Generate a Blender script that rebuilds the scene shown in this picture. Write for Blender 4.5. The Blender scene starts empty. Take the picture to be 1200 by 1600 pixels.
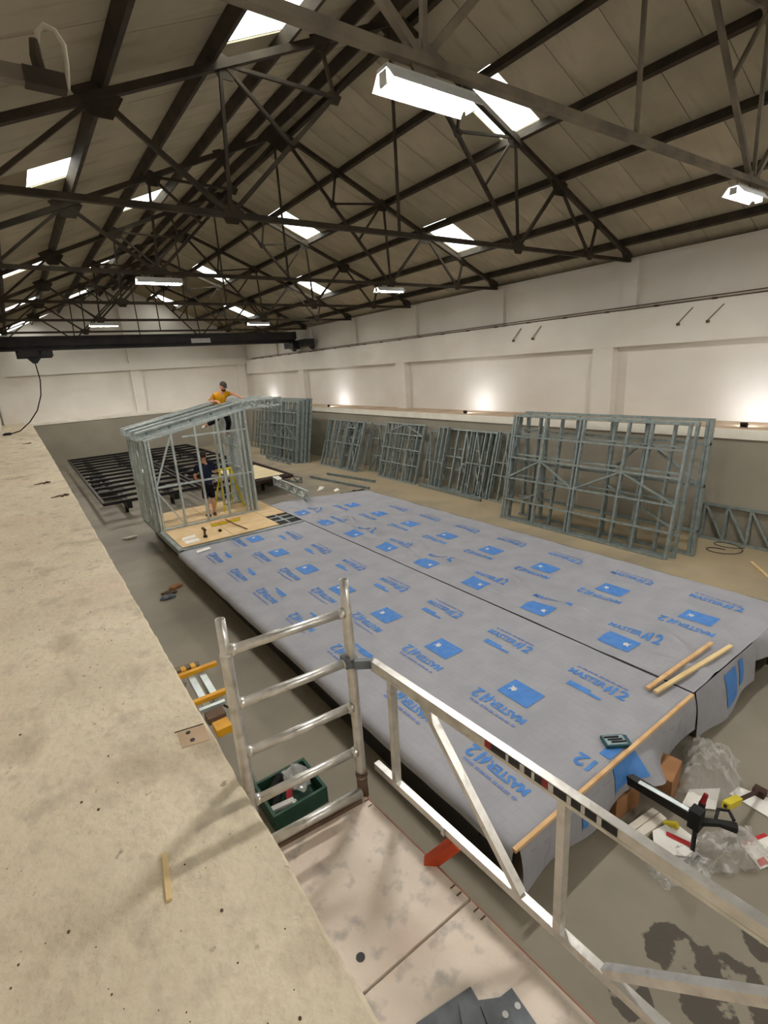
import bpy, bmesh, math, random
from mathutils import Vector, Matrix, noise
random.seed(7)
S = bpy.context.scene
COL = S.collection
V = Vector

# ------------------------------------------------------------------ camera
cam_d = bpy.data.cameras.new('camera'); cam = bpy.data.objects.new('camera', cam_d); COL.objects.link(cam)
R0 = V((0.8094, -0.5837, -0.0631)); R1 = V((-0.2115, -0.1894, -0.9589)); R2 = V((0.5478, 0.7896, -0.2768))
R2.normalize(); R0 = (R0 - R2 * R0.dot(R2)).normalized(); R1 = R2.cross(R0)
cam.matrix_world = Matrix(((R0.x, -R1.x, -R2.x, 0), (R0.y, -R1.y, -R2.y, 0), (R0.z, -R1.z, -R2.z, 4.235), (0, 0, 0, 1)))
cam_d.sensor_fit = 'VERTICAL'; cam_d.sensor_height = 36; cam_d.sensor_width = 27
cam_d.lens = 787.24 / 1600 * 36; cam_d.clip_start = 0.05; cam_d.clip_end = 300
S.camera = cam

# ------------------------------------------------------------------ sky, exposure
W = bpy.data.worlds.new('sky'); S.world = W; W.use_nodes = True
bg = W.node_tree.nodes['Background']; bg.inputs[0].default_value = (0.93, 0.97, 1.0, 1); bg.inputs[1].default_value = 7.0
S.view_settings.view_transform = 'Standard'; S.view_settings.look = 'None'
S.view_settings.exposure = 0.0; S.view_settings.gamma = 1.0; S.view_settings.use_curve_mapping = False
LAMP_W = 340.0   # radiant power of one strip lamp

# ------------------------------------------------------------------ materials
def lin(c):
    return tuple((v / 255 / 12.92) if v / 255 < 0.04045 else ((v / 255 + 0.055) / 1.055) ** 2.4 for v in c) + (1,)
MATS = {}
def mat(name, c1, c2=None, scale=4.0, rough=0.6, metal=0.0, bump=0.0, bscale=40.0, detail=4.0, lo=0.35, hi=0.65, rnd=0.0, spec=0.3, alpha=1.0, trans=0.0):
    m = bpy.data.materials.new(name); m.use_nodes = True; MATS[name] = m
    nt = m.node_tree; b = nt.nodes['Principled BSDF']
    b.inputs['Roughness'].default_value = rough; b.inputs['Metallic'].default_value = metal
    b.inputs['Specular IOR Level'].default_value = spec; b.inputs['Alpha'].default_value = alpha
    b.inputs['Transmission Weight'].default_value = trans
    b.inputs['Base Color'].default_value = lin(c1)
    tc = nt.nodes.new('ShaderNodeTexCoord'); out = None
    if c2 is not None:
        n = nt.nodes.new('ShaderNodeTexNoise'); n.inputs['Scale'].default_value = scale; n.inputs['Detail'].default_value = detail
        nt.links.new(tc.outputs['Object'], n.inputs['Vector'])
        r = nt.nodes.new('ShaderNodeValToRGB'); r.color_ramp.elements[0].position = lo; r.color_ramp.elements[1].position = hi
        r.color_ramp.elements[0].color = lin(c1); r.color_ramp.elements[1].color = lin(c2)
        nt.links.new(n.outputs['Fac'], r.inputs['Fac']); out = r.outputs['Color']
        if rnd > 0:
            oi = nt.nodes.new('ShaderNodeObjectInfo'); hs = nt.nodes.new('ShaderNodeHueSaturation')
            mr = nt.nodes.new('ShaderNodeMapRange'); mr.inputs['To Min'].default_value = 1 - rnd; mr.inputs['To Max'].default_value = 1 + rnd
            nt.links.new(oi.outputs['Random'], mr.inputs['Value']); nt.links.new(mr.outputs['Result'], hs.inputs['Value'])
            nt.links.new(out, hs.inputs['Color']); out = hs.outputs['Color']
        nt.links.new(out, b.inputs['Base Color'])
    if bump > 0:
        n2 = nt.nodes.new('ShaderNodeTexNoise'); n2.inputs['Scale'].default_value = bscale; n2.inputs['Detail'].default_value = 5
        nt.links.new(tc.outputs['Object'], n2.inputs['Vector'])
        bp = nt.nodes.new('ShaderNodeBump'); bp.inputs['Strength'].default_value = bump; bp.inputs['Distance'].default_value = 0.02
        nt.links.new(n2.outputs['Fac'], bp.inputs['Height']); nt.links.new(bp.outputs['Normal'], b.inputs['Normal'])
    return m
def add_layer(m, color, vec_scale, lo, hi, tex='noise', mask=None, detail=6.0, amount=1.0):
    """mix a second procedural colour (stains, dust, pitting) over a material's colour"""
    nt = m.node_tree; b = nt.nodes['Principled BSDF']; inp = b.inputs['Base Color']
    tc = nt.nodes.new('ShaderNodeTexCoord')
    if tex == 'noise':
        n = nt.nodes.new('ShaderNodeTexNoise'); n.inputs['Detail'].default_value = detail; n.inputs['Scale'].default_value = 1.0; o = n.outputs['Fac']
    else:
        n = nt.nodes.new('ShaderNodeTexVoronoi'); n.inputs['Scale'].default_value = 1.0; o = n.outputs['Distance']
    mp = nt.nodes.new('ShaderNodeMapping'); mp.inputs['Scale'].default_value = vec_scale
    nt.links.new(tc.outputs['Object'], mp.inputs['Vector']); nt.links.new(mp.outputs['Vector'], n.inputs['Vector'])
    r = nt.nodes.new('ShaderNodeMapRange'); r.inputs['From Min'].default_value = lo; r.inputs['From Max'].default_value = hi
    r.inputs['To Max'].default_value = amount
    nt.links.new(o, r.inputs['Value']); fac = r.outputs['Result']
    if mask:
        tot = None
        for (cx, cy, rad) in ([mask] if isinstance(mask, tuple) else mask):
            d = nt.nodes.new('ShaderNodeVectorMath'); d.operation = 'DISTANCE'; d.inputs[1].default_value = (cx, cy, 0)
            fl = nt.nodes.new('ShaderNodeVectorMath'); fl.operation = 'MULTIPLY'; fl.inputs[1].default_value = (1, 1, 0)
            nt.links.new(tc.outputs['Object'], fl.inputs[0]); nt.links.new(fl.outputs[0], d.inputs[0])
            mr = nt.nodes.new('ShaderNodeMapRange'); mr.inputs['From Min'].default_value = rad; mr.inputs['From Max'].default_value = rad * 0.35
            nt.links.new(d.outputs['Value'], mr.inputs['Value'])
            if tot is None: tot = mr.outputs['Result']
            else:
                a = nt.nodes.new('ShaderNodeMath'); a.operation = 'MAXIMUM'
                nt.links.new(tot, a.inputs[0]); nt.links.new(mr.outputs['Result'], a.inputs[1]); tot = a.outputs[0]
        ad = nt.nodes.new('ShaderNodeMath'); ad.operation = 'MULTIPLY'
        sm = nt.nodes.new('ShaderNodeMath'); sm.operation = 'ADD'; nt.links.new(o, sm.inputs[0]); nt.links.new(tot, sm.inputs[1])
        nt.links.new(sm.outputs[0], r.inputs['Value'])
    mx = nt.nodes.new('ShaderNodeMix'); mx.data_type = 'RGBA'
    nt.links.new(fac, mx.inputs[0])
    if inp.is_linked: nt.links.new(inp.links[0].from_socket, mx.inputs[6])
    else: mx.inputs[6].default_value = inp.default_value
    mx.inputs[7].default_value = lin(color)
    nt.links.new(mx.outputs[2], inp)
    return m
def emit(name, c, strength):
    m = bpy.data.materials.new(name); m.use_nodes = True; MATS[name] = m
    b = m.node_tree.nodes['Principled BSDF']; b.inputs['Base Color'].default_value = (0.8, 0.8, 0.8, 1)
    b.inputs['Emission Color'].default_value = lin(c); b.inputs['Emission Strength'].default_value = strength
    return m

M = MATS
mat('floor_concrete', (126, 119, 105), (146, 138, 123), 0.7, 0.55, bump=0.12, bscale=14, spec=0.35)
add_layer(M['floor_concrete'], (112, 106, 95), (0.35, 0.12, 1), 0.5, 0.75, amount=0.7)
add_layer(M['floor_concrete'], (72, 66, 57), (5.5, 5.5, 1), 1.44, 1.48, mask=[(3.05, 1.06, 0.5), (3.05, 0.72, 0.8), (2.55, 1.12, 0.36), (3.6, 0.66, 0.35)], detail=5)
# sandy dust swept against the right ledge
def sand_layer(m):
    nt = m.node_tree; b = nt.nodes['Principled BSDF']; inp = b.inputs['Base Color']
    tc = nt.nodes.new('ShaderNodeTexCoord'); sx = nt.nodes.new('ShaderNodeSeparateXYZ'); nt.links.new(tc.outputs['Object'], sx.inputs[0])
    n = nt.nodes.new('ShaderNodeTexNoise'); n.inputs['Scale'].default_value = 0.9; n.inputs['Detail'].default_value = 7; nt.links.new(tc.outputs['Object'], n.inputs['Vector'])
    a = nt.nodes.new('ShaderNodeMath'); a.operation = 'MULTIPLY_ADD'; a.inputs[1].default_value = 5.0; nt.links.new(n.outputs['Fac'], a.inputs[0]); nt.links.new(sx.outputs['X'], a.inputs[2])
    r = nt.nodes.new('ShaderNodeMapRange'); r.inputs['From Min'].default_value = 10.5; r.inputs['From Max'].default_value = 13.2; r.inputs['To Max'].default_value = 0.8
    nt.links.new(a.outputs[0], r.inputs['Value'])
    mx = nt.nodes.new('ShaderNodeMix'); mx.data_type = 'RGBA'; nt.links.new(r.outputs['Result'], mx.inputs[0])
    nt.links.new(inp.links[0].from_socket, mx.inputs[6]); mx.inputs[7].default_value = lin((180, 163, 132)); nt.links.new(mx.outputs[2], inp)
sand_layer(M['floor_concrete'])
mat('dock_concrete', (214, 202, 178), (227, 215, 191), 1.6, 0.8, bump=0.7, bscale=22, spec=0.15)
add_layer(M['dock_concrete'], (222, 200, 180), (0.9, 0.9, 1), 0.52, 0.72, amount=0.6)
add_layer(M['dock_concrete'], (168, 154, 130), (2.6, 1.9, 1), 0.56, 0.74, amount=0.75, detail=10)
add_layer(M['dock_concrete'], (192, 179, 154), (26, 20, 1), 0.5, 0.7, amount=0.4, detail=8)
add_layer(M['dock_concrete'], (176, 166, 150), (7, 5, 1), 0.55, 0.7, amount=0.5, detail=8)
add_layer(M['dock_concrete'], (128, 115, 95), (17, 13, 1), 0.68, 0.76, amount=0.7, detail=4)
mat('wall_paint', (230, 225, 216), (221, 215, 206), 0.6, 0.75, bump=0.05, bscale=8, spec=0.2)
add_layer(M['wall_paint'], (216, 202, 188), (0.5, 0.5, 1.4), 0.56, 0.8, amount=0.5)
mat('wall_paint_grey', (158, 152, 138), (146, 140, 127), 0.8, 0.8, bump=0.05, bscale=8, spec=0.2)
mat('ledge_dust', (188, 162, 135), (205, 188, 165), 1.5, 0.85, spec=0.1)
mat('ledge_edge', (240, 236, 225), (230, 224, 210), 2.0, 0.8, spec=0.15)
mat('roof_board', (166, 157, 137), (182, 173, 152), 1.2, 0.85, rnd=0.1, spec=0.1)
add_layer(M['roof_board'], (142, 131, 106), (0.9, 5.0, 0.9), 0.55, 0.75, amount=0.6)
mat('roof_skin', (132, 120, 97), (148, 136, 112), 1.0, 0.9, spec=0.1)
mat('dark_steel', (58, 52, 44), (74, 66, 55), 3.0, 0.7, metal=0.2, spec=0.25)
mat('grey_steel', (110, 102, 90), (140, 130, 114), 3.0, 0.7, metal=0.2, spec=0.25)
mat('crane_steel', (50, 50, 52), (62, 60, 60), 2.0, 0.6, metal=0.2, spec=0.3)
mat('rail_steel', (88, 70, 55), (112, 92, 74), 3.0, 0.7, metal=0.3)
mat('galvanised', (126, 138, 138), (150, 160, 158), 9.0, 0.45, metal=0.35, rnd=0.12, spec=0.4)
mat('galvanised_bright', (160, 170, 170), (184, 192, 190), 9.0, 0.38, metal=0.42, rnd=0.08, spec=0.5)
mat('aluminium', (200, 198, 193), (222, 220, 215), 14.0, 0.33, metal=0.8, bump=0.06, bscale=60, spec=0.5)
add_layer(M['aluminium'], (158, 150, 136), (18, 18, 18), 0.6, 0.75, amount=0.6)
mat('black_steel', (26, 25, 26), (38, 35, 34), 3.0, 0.5, metal=0.3, spec=0.4)
mat('brown_steel', (52, 34, 28), (66, 44, 36), 3.0, 0.6, metal=0.2)
mat('dark_deck', (34, 32, 32), (44, 42, 42), 3.0, 0.8)
mat('plywood', (206, 176, 132), (222, 196, 154), 2.5, 0.7, rnd=0.05, spec=0.2)
add_layer(M['plywood'], (190, 156, 110), (1.0, 14, 1), 0.55, 0.75, amount=0.4)
mat('pale_board', (228, 212, 172), (216, 198, 156), 2.0, 0.7)
mat('timber', (206, 164, 116), (224, 188, 142), 6.0, 0.65, spec=0.2)
add_layer(M['timber'], (180, 134, 88), (9, 2.0, 9), 0.58, 0.75, amount=0.5)
mat('timber_pale', (228, 204, 156), (216, 188, 136), 5.0, 0.65, spec=0.2)
mat('deck_ply', (214, 200, 186), (228, 216, 204), 2.5, 0.75, bump=0.1, bscale=30, spec=0.15)
add_layer(M['deck_ply'], (150, 147, 144), (11, 11, 1), 0.53, 0.70, amount=0.65, detail=12)
add_layer(M['deck_ply'], (206, 176, 158), (1.7, 2.6, 1), 0.55, 0.8, amount=0.5, detail=6)
mat('red_edge', (172, 122, 104), (160, 104, 88), 6.0, 0.7)
mat('orange_paint', (206, 84, 46), (190, 72, 40), 6.0, 0.55)
mat('yellow_paint', (226, 168, 34), (212, 150, 30), 6.0, 0.5)
mat('yellow_plastic', (220, 206, 60), (206, 188, 50), 6.0, 0.5)
mat('yellow_cloth', (222, 164, 36), (206, 148, 30), 14.0, 0.9, spec=0.1)
mat('navy_cloth', (34, 40, 60), (42, 48, 70), 14.0, 0.9, spec=0.1)
mat('black_cloth', (24, 24, 28), (32, 32, 36), 14.0, 0.9, spec=0.1)
mat('skin', (196, 140, 112), (206, 150, 122), 8.0, 0.6)
mat('hair', (42, 34, 28), (54, 42, 34), 30.0, 0.8)
mat('cap_grey', (58, 56, 54), (68, 66, 62), 20.0, 0.9)
mat('white_leather', (214, 208, 198), (200, 194, 184), 20.0, 0.7)
mat('brown_leather', (92, 64, 46), (78, 54, 40), 20.0, 0.7)
mat('paper', (238, 236, 230), (230, 228, 222), 6.0, 0.8)
mat('paper_red', (190, 50, 52), (176, 44, 46), 6.0, 0.8)
mat('white_card', (222, 216, 202), (212, 204, 190), 6.0, 0.8)
mat('cardboard', (158, 116, 80), (146, 106, 72), 6.0, 0.85)
mat('grey_plate', (84, 90, 96), (112, 118, 124), 12.0, 0.55, bump=0.08, bscale=40)
add_layer(M['grey_plate'], (176, 182, 184), (7, 7, 7), 0.68, 0.74, amount=0.8)
mat('teal_case', (34, 74, 84), (44, 86, 96), 10.0, 0.5)
mat('pale_foam', (152, 172, 176), (132, 152, 158), 30.0, 0.8)
mat('green_plastic', (32, 62, 50), (40, 74, 60), 8.0, 0.5)
mat('rubber', (22, 22, 22), (30, 30, 30), 10.0, 0.7)
mat('rust', (112, 90, 74), (94, 74, 60), 9.0, 0.8)
mat('print_blue', (74, 126, 196), (86, 136, 202), 12.0, 0.6, spec=0.15)
mat('print_faint', (112, 128, 178), (118, 134, 182), 12.0, 0.6, spec=0.15)
mat('membrane', (150, 151, 158), (158, 159, 165), 3.0, 0.55, bump=0.04, bscale=20, spec=0.25)
mat('cable_white', (196, 188, 168), (176, 168, 150), 12.0, 0.7)
mat('label_black', (26, 26, 30), (34, 34, 40), 12.0, 0.4)
mat('label_red', (150, 40, 48), (136, 34, 42), 12.0, 0.4)
mat('label_white', (206, 206, 204), (196, 196, 196), 12.0, 0.5)
mat('debris_brown', (106, 88, 70), (84, 70, 56), 30.0, 0.9)
emit('lamp_glow', (255, 250, 242), LAMP_W / (math.pi * 2 * math.pi * 0.04 * 0.86)); emit('added_flood_glow', (245, 248, 255), 380.0)
# faint printed grid of the membrane
def grid_print(m):
    nt = m.node_tree; b = nt.nodes['Principled BSDF']; inp = b.inputs['Base Color']
    tc = nt.nodes.new('ShaderNodeTexCoord')
    br = nt.nodes.new('ShaderNodeTexBrick'); br.inputs['Scale'].default_value = 1.0
    br.inputs['Brick Width'].default_value = 0.17; br.inputs['Row Height'].default_value = 0.085; br.inputs['Mortar Size'].default_value = 0.0025
    br.inputs['Mortar Smooth'].default_value = 0.3
    mp = nt.nodes.new('ShaderNodeMapping'); mp.inputs['Rotation'].default_value = (0, 0, math.pi / 2)
    nt.links.new(tc.outputs['Object'], mp.inputs['Vector']); nt.links.new(mp.outputs['Vector'], br.inputs['Vector'])
    f = nt.nodes.new('ShaderNodeMath'); f.operation = 'MULTIPLY'; f.inputs[1].default_value = 0.22; nt.links.new(br.outputs['Fac'], f.inputs[0])
    mx = nt.nodes.new('ShaderNodeMix'); mx.data_type = 'RGBA'; nt.links.new(f.outputs[0], mx.inputs[0])
    nt.links.new(inp.links[0].from_socket, mx.inputs[6]); mx.inputs[7].default_value = lin((110, 114, 132)); nt.links.new(mx.outputs[2], inp)
grid_print(M['membrane'])
# rooflight sheet: weathered translucent plastic
m = bpy.data.materials.new('rooflight_plastic'); m.use_nodes = True; MATS['rooflight_plastic'] = m
nt = m.node_tree; nt.nodes.clear()
o_ = nt.nodes.new('ShaderNodeOutputMaterial'); mx = nt.nodes.new('ShaderNodeMixShader'); tr = nt.nodes.new('ShaderNodeBsdfTransparent'); tl = nt.nodes.new('ShaderNodeBsdfTranslucent')
tr.inputs[0].default_value = (0.95, 0.95, 0.93, 1); tl.inputs[0].default_value = (0.9, 0.88, 0.8, 1); mx.inputs[0].default_value = 0.5
nt.links.new(tr.outputs[0], mx.inputs[1]); nt.links.new(tl.outputs[0], mx.inputs[2]); nt.links.new(mx.outputs[0], o_.inputs[0])
# thin clear polythene
m = bpy.data.materials.new('polythene'); m.use_nodes = True; MATS['polythene'] = m
nt = m.node_tree; nt.nodes.clear()
o_ = nt.nodes.new('ShaderNodeOutputMaterial'); mx = nt.nodes.new('ShaderNodeMixShader'); tr = nt.nodes.new('ShaderNodeBsdfTransparent'); tl = nt.nodes.new('ShaderNodeBsdfPrincipled')
tl.inputs['Base Color'].default_value = (0.72, 0.72, 0.7, 1); tl.inputs['Roughness'].default_value = 0.18; tl.inputs['Specular IOR Level'].default_value = 0.8; mx.inputs[0].default_value = 0.3
nt.links.new(tr.outputs[0], mx.inputs[1]); nt.links.new(tl.outputs[0], mx.inputs[2]); nt.links.new(mx.outputs[0], o_.inputs[0])

# ------------------------------------------------------------------ builders
def origin_of(o):
    v = V((0, 0, 0))
    while o is not None:
        v = v + o.location; o = o.parent if False else None
    return v
def attach(o, parent):
    o.parent = parent
    if parent is not None and parent.type == 'EMPTY':
        o.matrix_parent_inverse = Matrix.Translation(-parent.location)
def tag(o, label=None, cat=None, group=None, kind=None):
    if label: o['label'] = label
    if cat: o['category'] = cat
    if group: o['group'] = group
    if kind: o['kind'] = kind
    return o
def thing(name, loc, label, cat, group=None, kind=None):
    o = bpy.data.objects.new(name, None); COL.objects.link(o); o.location = loc; o.empty_display_size = 0.2
    return tag(o, label, cat, group, kind or 'thing')
class MB:
    def __init__(s): s.v = []; s.f = []
    def add(s, vs, fs):
        n = len(s.v); s.v += [tuple(p) for p in vs]; s.f += [tuple(i + n for i in f) for f in fs]; return s
    def box(s, x0, x1, y0, y1, z0, z1):
        return s.add([(x0, y0, z0), (x1, y0, z0), (x1, y1, z0), (x0, y1, z0), (x0, y0, z1), (x1, y0, z1), (x1, y1, z1), (x0, y1, z1)],
                     [(3, 2, 1, 0), (4, 5, 6, 7), (0, 1, 5, 4), (1, 2, 6, 5), (2, 3, 7, 6), (3, 0, 4, 7)])
    def bar(s, p, q, w, h, up=(0, 0, 1)):
        p = V(p); q = V(q); d = (q - p).normalized(); u = V(up)
        if abs(d.dot(u)) > 0.98: u = V((1, 0, 0)) if abs(d.x) < 0.9 else V((0, 1, 0))
        side = d.cross(u).normalized(); u = side.cross(d).normalized()
        a = side * w / 2; b = u * h / 2
        return s.add([p - a - b, p + a - b, p + a + b, p - a + b, q - a - b, q + a - b, q + a + b, q - a + b],
                     [(0, 1, 2, 3), (7, 6, 5, 4), (1, 0, 4, 5), (2, 1, 5, 6), (3, 2, 6, 7), (0, 3, 7, 4)])
    def tube(s, pts, r, n=10, cap=True):
        pts = [V(p) for p in pts]; rs = r if isinstance(r, (list, tuple)) else [r] * len(pts)
        base = len(s.v); prev = None
        for i, p in enumerate(pts):
            d = (pts[min(i + 1, len(pts) - 1)] - pts[max(i - 1, 0)]).normalized()
            if prev is None:
                u = V((0, 0, 1)) if abs(d.z) < 0.9 else V((1, 0, 0)); a = d.cross(u).normalized()
            else: a = (prev - d * prev.dot(d)).normalized()
            prev = a; b = d.cross(a)
            for k in range(n):
                t = 2 * math.pi * k / n; s.v.append(tuple(p + (a * math.cos(t) + b * math.sin(t)) * rs[i]))
        for i in range(len(pts) - 1):
            for k in range(n):
                k2 = (k + 1) % n; s.f.append((base + i * n + k, base + i * n + k2, base + (i + 1) * n + k2, base + (i + 1) * n + k))
        if cap:
            s.f.append(tuple(base + k for k in reversed(range(n)))); e = base + (len(pts) - 1) * n; s.f.append(tuple(e + k for k in range(n)))
        return s
    def prism(s, poly, d):
        """poly: planar points, extruded by vector d"""
        n = len(poly); d = V(d); a = [V(p) for p in poly]; b = [p + d for p in a]
        return s.add(a + b, [tuple(range(n))[::-1], tuple(range(n, 2 * n))] + [(i, (i + 1) % n, n + (i + 1) % n, n + i) for i in range(n)])
    def grid(s, fn, nu, nv):
        base = len(s.v)
        for j in range(nv + 1):
            for i in range(nu + 1): s.v.append(tuple(fn(i / nu, j / nv)))
        for j in range(nv):
            for i in range(nu):
                a = base + j * (nu + 1) + i; s.f.append((a, a + 1, a + nu + 2, a + nu + 1))
        return s
    def ball(s, c, r, sx=1, sy=1, sz=1, nu=12, nv=8):
        base = len(s.v); c = V(c)
        for j in range(nv + 1):
            t = math.pi * j / nv
            for i in range(nu):
                p = 2 * math.pi * i / nu; s.v.append((c.x + r * sx * math.sin(t) * math.cos(p), c.y + r * sy * math.sin(t) * math.sin(p), c.z + r * sz * math.cos(t)))
        for j in range(nv):
            for i in range(nu):
                i2 = (i + 1) % nu; s.f.append((base + j * nu + i, base + (j + 1) * nu + i, base + (j + 1) * nu + i2, base + j * nu + i2))
        return s
    def mesh(s, name, mt, smooth=False):
        me = bpy.data.meshes.new(name); me.from_pydata(s.v, [], s.f); me.materials.append(M[mt] if isinstance(mt, str) else mt)
        bm = bmesh.new(); bm.from_mesh(me); bmesh.ops.recalc_face_normals(bm, faces=bm.faces); bm.to_mesh(me); bm.free()
        if smooth:
            for p in me.polygons: p.use_smooth = True
        me.update(); return me
    def build(s, name, mt, parent=None, smooth=False, label=None):
        o = bpy.data.objects.new(name, s.mesh(name, mt, smooth)); COL.objects.link(o)
        if parent is not None: attach(o, parent)
        if label: o['label'] = label
        return o
def single(name, mb, mt, label, cat, group=None, kind='thing', smooth=False):
    return tag(mb.build(name, mt, None, smooth), label, cat, group, kind)
def bevel(o, w=0.004, seg=2):
    b = o.modifiers.new('bevel', 'BEVEL'); b.width = w; b.segments = seg; b.limit_method = 'ANGLE'; return o
def structure(name, mb, mt, label, parent=None, smooth=False):
    return tag(mb.build(name, mt, parent, smooth), label, None, None, 'structure')

# ------------------------------------------------------------------ hall dimensions (metres)
DOCK = 2.485; FAR = 34.6; FARL = 33.4; RL = 12.3; BACK = -7.0; LW = -0.75
XC, ZA, SL = 6.2, 9.45, 0.417
def rafter_z(x): return ZA - SL * abs(x - XC)
def roof_z(x): return rafter_z(x) + 0.24
TR_Y = [3.44, 7.6, 12.0, 16.45, 20.8, 25.2, 29.6]

# ------------------------------------------------------------------ floor, dock, walls
structure('floor', MB().box(0.3, 12.5, BACK, FARL + 0.2, -0.3, 0.0), 'floor_concrete', 'grey-brown concrete pit floor with dark damp patches')
def dock_edge(y):
    return 0.458 + min(max(y, 0), 16) * 0.0027 + 0.010 * noise.noise(V((y * 2.3, 0, 0))) + 0.008 * noise.noise(V((y * 9, 4, 0)))
mb = MB(); ys = [BACK + i * 0.5 for i in range(14)] + [i * 0.04 for i in range(0, 200)] + [8 + i * 0.25 for i in range(0, 103)]
ys = [y for y in ys if y < FARL + 0.9] + [FAR + 0.2]
base = 0; n = len(ys)
vs = []
for y in ys:
    e = dock_edge(y); ch = 0.012 + 0.01 * noise.noise(V((y * 6, 9, 1)))
    vs += [(LW - 0.3, y, DOCK), (e - abs(ch), y, DOCK), (e, y, DOCK - abs(ch)), (e - 0.006, y, -0.1), (LW - 0.3, y, -0.1)]
fs = []
for i in range(n - 1):
    for k in range(5): fs.append((i * 5 + k, i * 5 + (k + 1) % 5, (i + 1) * 5 + (k + 1) % 5, (i + 1) * 5 + k))
fs += [(0, 1, 2, 3, 4), tuple((n - 1) * 5 + k for k in (4, 3, 2, 1, 0))]
dock = structure('floor_dock', mb.add(vs, fs), 'dock_concrete', 'raised beige concrete dock with a chipped edge along the pit')

wr = structure('wall_right', MB().box(13.55, 13.9, BACK, FAR, -0.2, 6.5), 'wall_paint', 'white painted side wall with a concrete crane beam')
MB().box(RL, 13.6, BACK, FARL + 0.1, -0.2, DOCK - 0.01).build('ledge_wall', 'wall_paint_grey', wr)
MB().box(RL - 0.05, 13.56, BACK, FARL + 0.1, DOCK - 0.2, DOCK).build('ledge_slab', 'ledge_edge', wr)
MB().box(RL + 0.06, 13.56, BACK, FARL + 0.1, DOCK - 0.01, DOCK + 0.006).build('ledge_dust', 'ledge_dust', wr)
MB().box(13.25, 13.6, BACK, FAR, 4.34, 5.22).build('crane_beam', 'wall_paint', wr)
MB().box(13.5, 13.6, BACK, FAR, 5.2, 6.42).build('upper_wall', 'wall_paint', wr)
for y in (-0.9, 8.2, 17.3, 26.4): MB().box(13.28, 13.6, y - 0.3, y + 0.3, DOCK, 4.36).build('pilaster', 'wall_paint', wr)
for y in [-1.0] + TR_Y: MB().box(13.37, 13.6, y - 0.2, y + 0.2, 5.2, 6.42).build('upper_pilaster', 'wall_paint', wr)
wl = structure('wall_left', MB().box(LW - 0.35, LW - 0.05, BACK, FAR, 2.4, 6.6), 'wall_paint', 'white painted wall beside the dock')
MB().box(LW - 0.1, LW + 0.12, BACK, FAR, 4.34, 5.22).build('crane_beam', 'wall_paint', wl)
for y in (8.2, 17.3, 26.4): MB().box(LW - 0.1, LW + 0.06, y - 0.25, y + 0.25, DOCK, 4.36).build('pilaster', 'wall_paint', wl)
wf = structure('wall_far', MB().prism([(-1.2, FAR, -0.2), (14.0, FAR, -0.2), (14.0, FAR, 6.5), (XC, FAR, 9.8), (-1.2, FAR, 6.5)], (0, 0.3, 0)), 'wall_paint', 'white gable end wall beyond the crane')
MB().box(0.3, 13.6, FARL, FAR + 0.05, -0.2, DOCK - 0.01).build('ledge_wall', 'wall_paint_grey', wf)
MB().box(0.2, 13.5, FARL - 0.04, FAR + 0.05, DOCK - 0.13, DOCK + 0.004).build('ledge_slab', 'ledge_edge', wf)
MB().box(-1.0, 13.6, FAR - 0.3, FAR + 0.05, 4.98, 5.4).build('beam', 'wall_paint', wf)
for x in (-0.4, 6.3, 12.9): MB().box(x - 0.3, x + 0.3, FAR - 0.22, FAR + 0.05, DOCK, 5.0).build('pilaster', 'wall_paint', wf)
for x in (6.3,): MB().box(x - 0.25, x + 0.25, FAR - 0.15, FAR + 0.05, 5.38, 9.5).build('upper_pilaster', 'wall_paint', wf)
structure('wall_back', MB().prism([(-1.2, BACK, -0.2), (14.0, BACK, -0.2), (14.0, BACK, 6.5), (XC, BACK, 9.8), (-1.2, BACK, 6.5)], (0, -0.3, 0)), 'wall_paint', 'white gable wall behind the camera')

# crane rail and wall brackets
t = thing('crane_rail', (13.3, 5, 5.22), 'thin rusty twin crane rail running along the white beam', 'rail')
for z, x in ((5.235, 13.26), (5.30, 13.31)): MB().box(x, x + 0.03, BACK, 33.5, z, z + 0.025).build('rail', 'rail_steel', t)
for k in range(26): MB().box(13.255, 13.36, k * 1.3 + 0.3, k * 1.3 + 0.38, 5.215, 5.27).build('clip', 'rail_steel', t)
for i, (y, lab) in enumerate([(5.3, 'nearest thin steel strut on the crane beam'), (5.95, 'second nearest thin steel strut on the crane beam'),
                              (10.2, 'third thin steel strut along the crane beam'), (10.95, 'farthest thin steel strut on the crane beam')]):
    mb = MB().bar((13.22, y, 5.1), (13.2, y + 0.3, 4.78), 0.018, 0.018)
    t = thing('wall_bracket', (13.22, y, 4.75), lab, 'bracket', 'thin struts on the crane beam'); mb.build('strut', 'rail_steel', t)
    MB().box(13.19, 13.249, y + 0.27, y + 0.33, 4.73, 4.79).build('foot', 'rail_steel', t)

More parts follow.
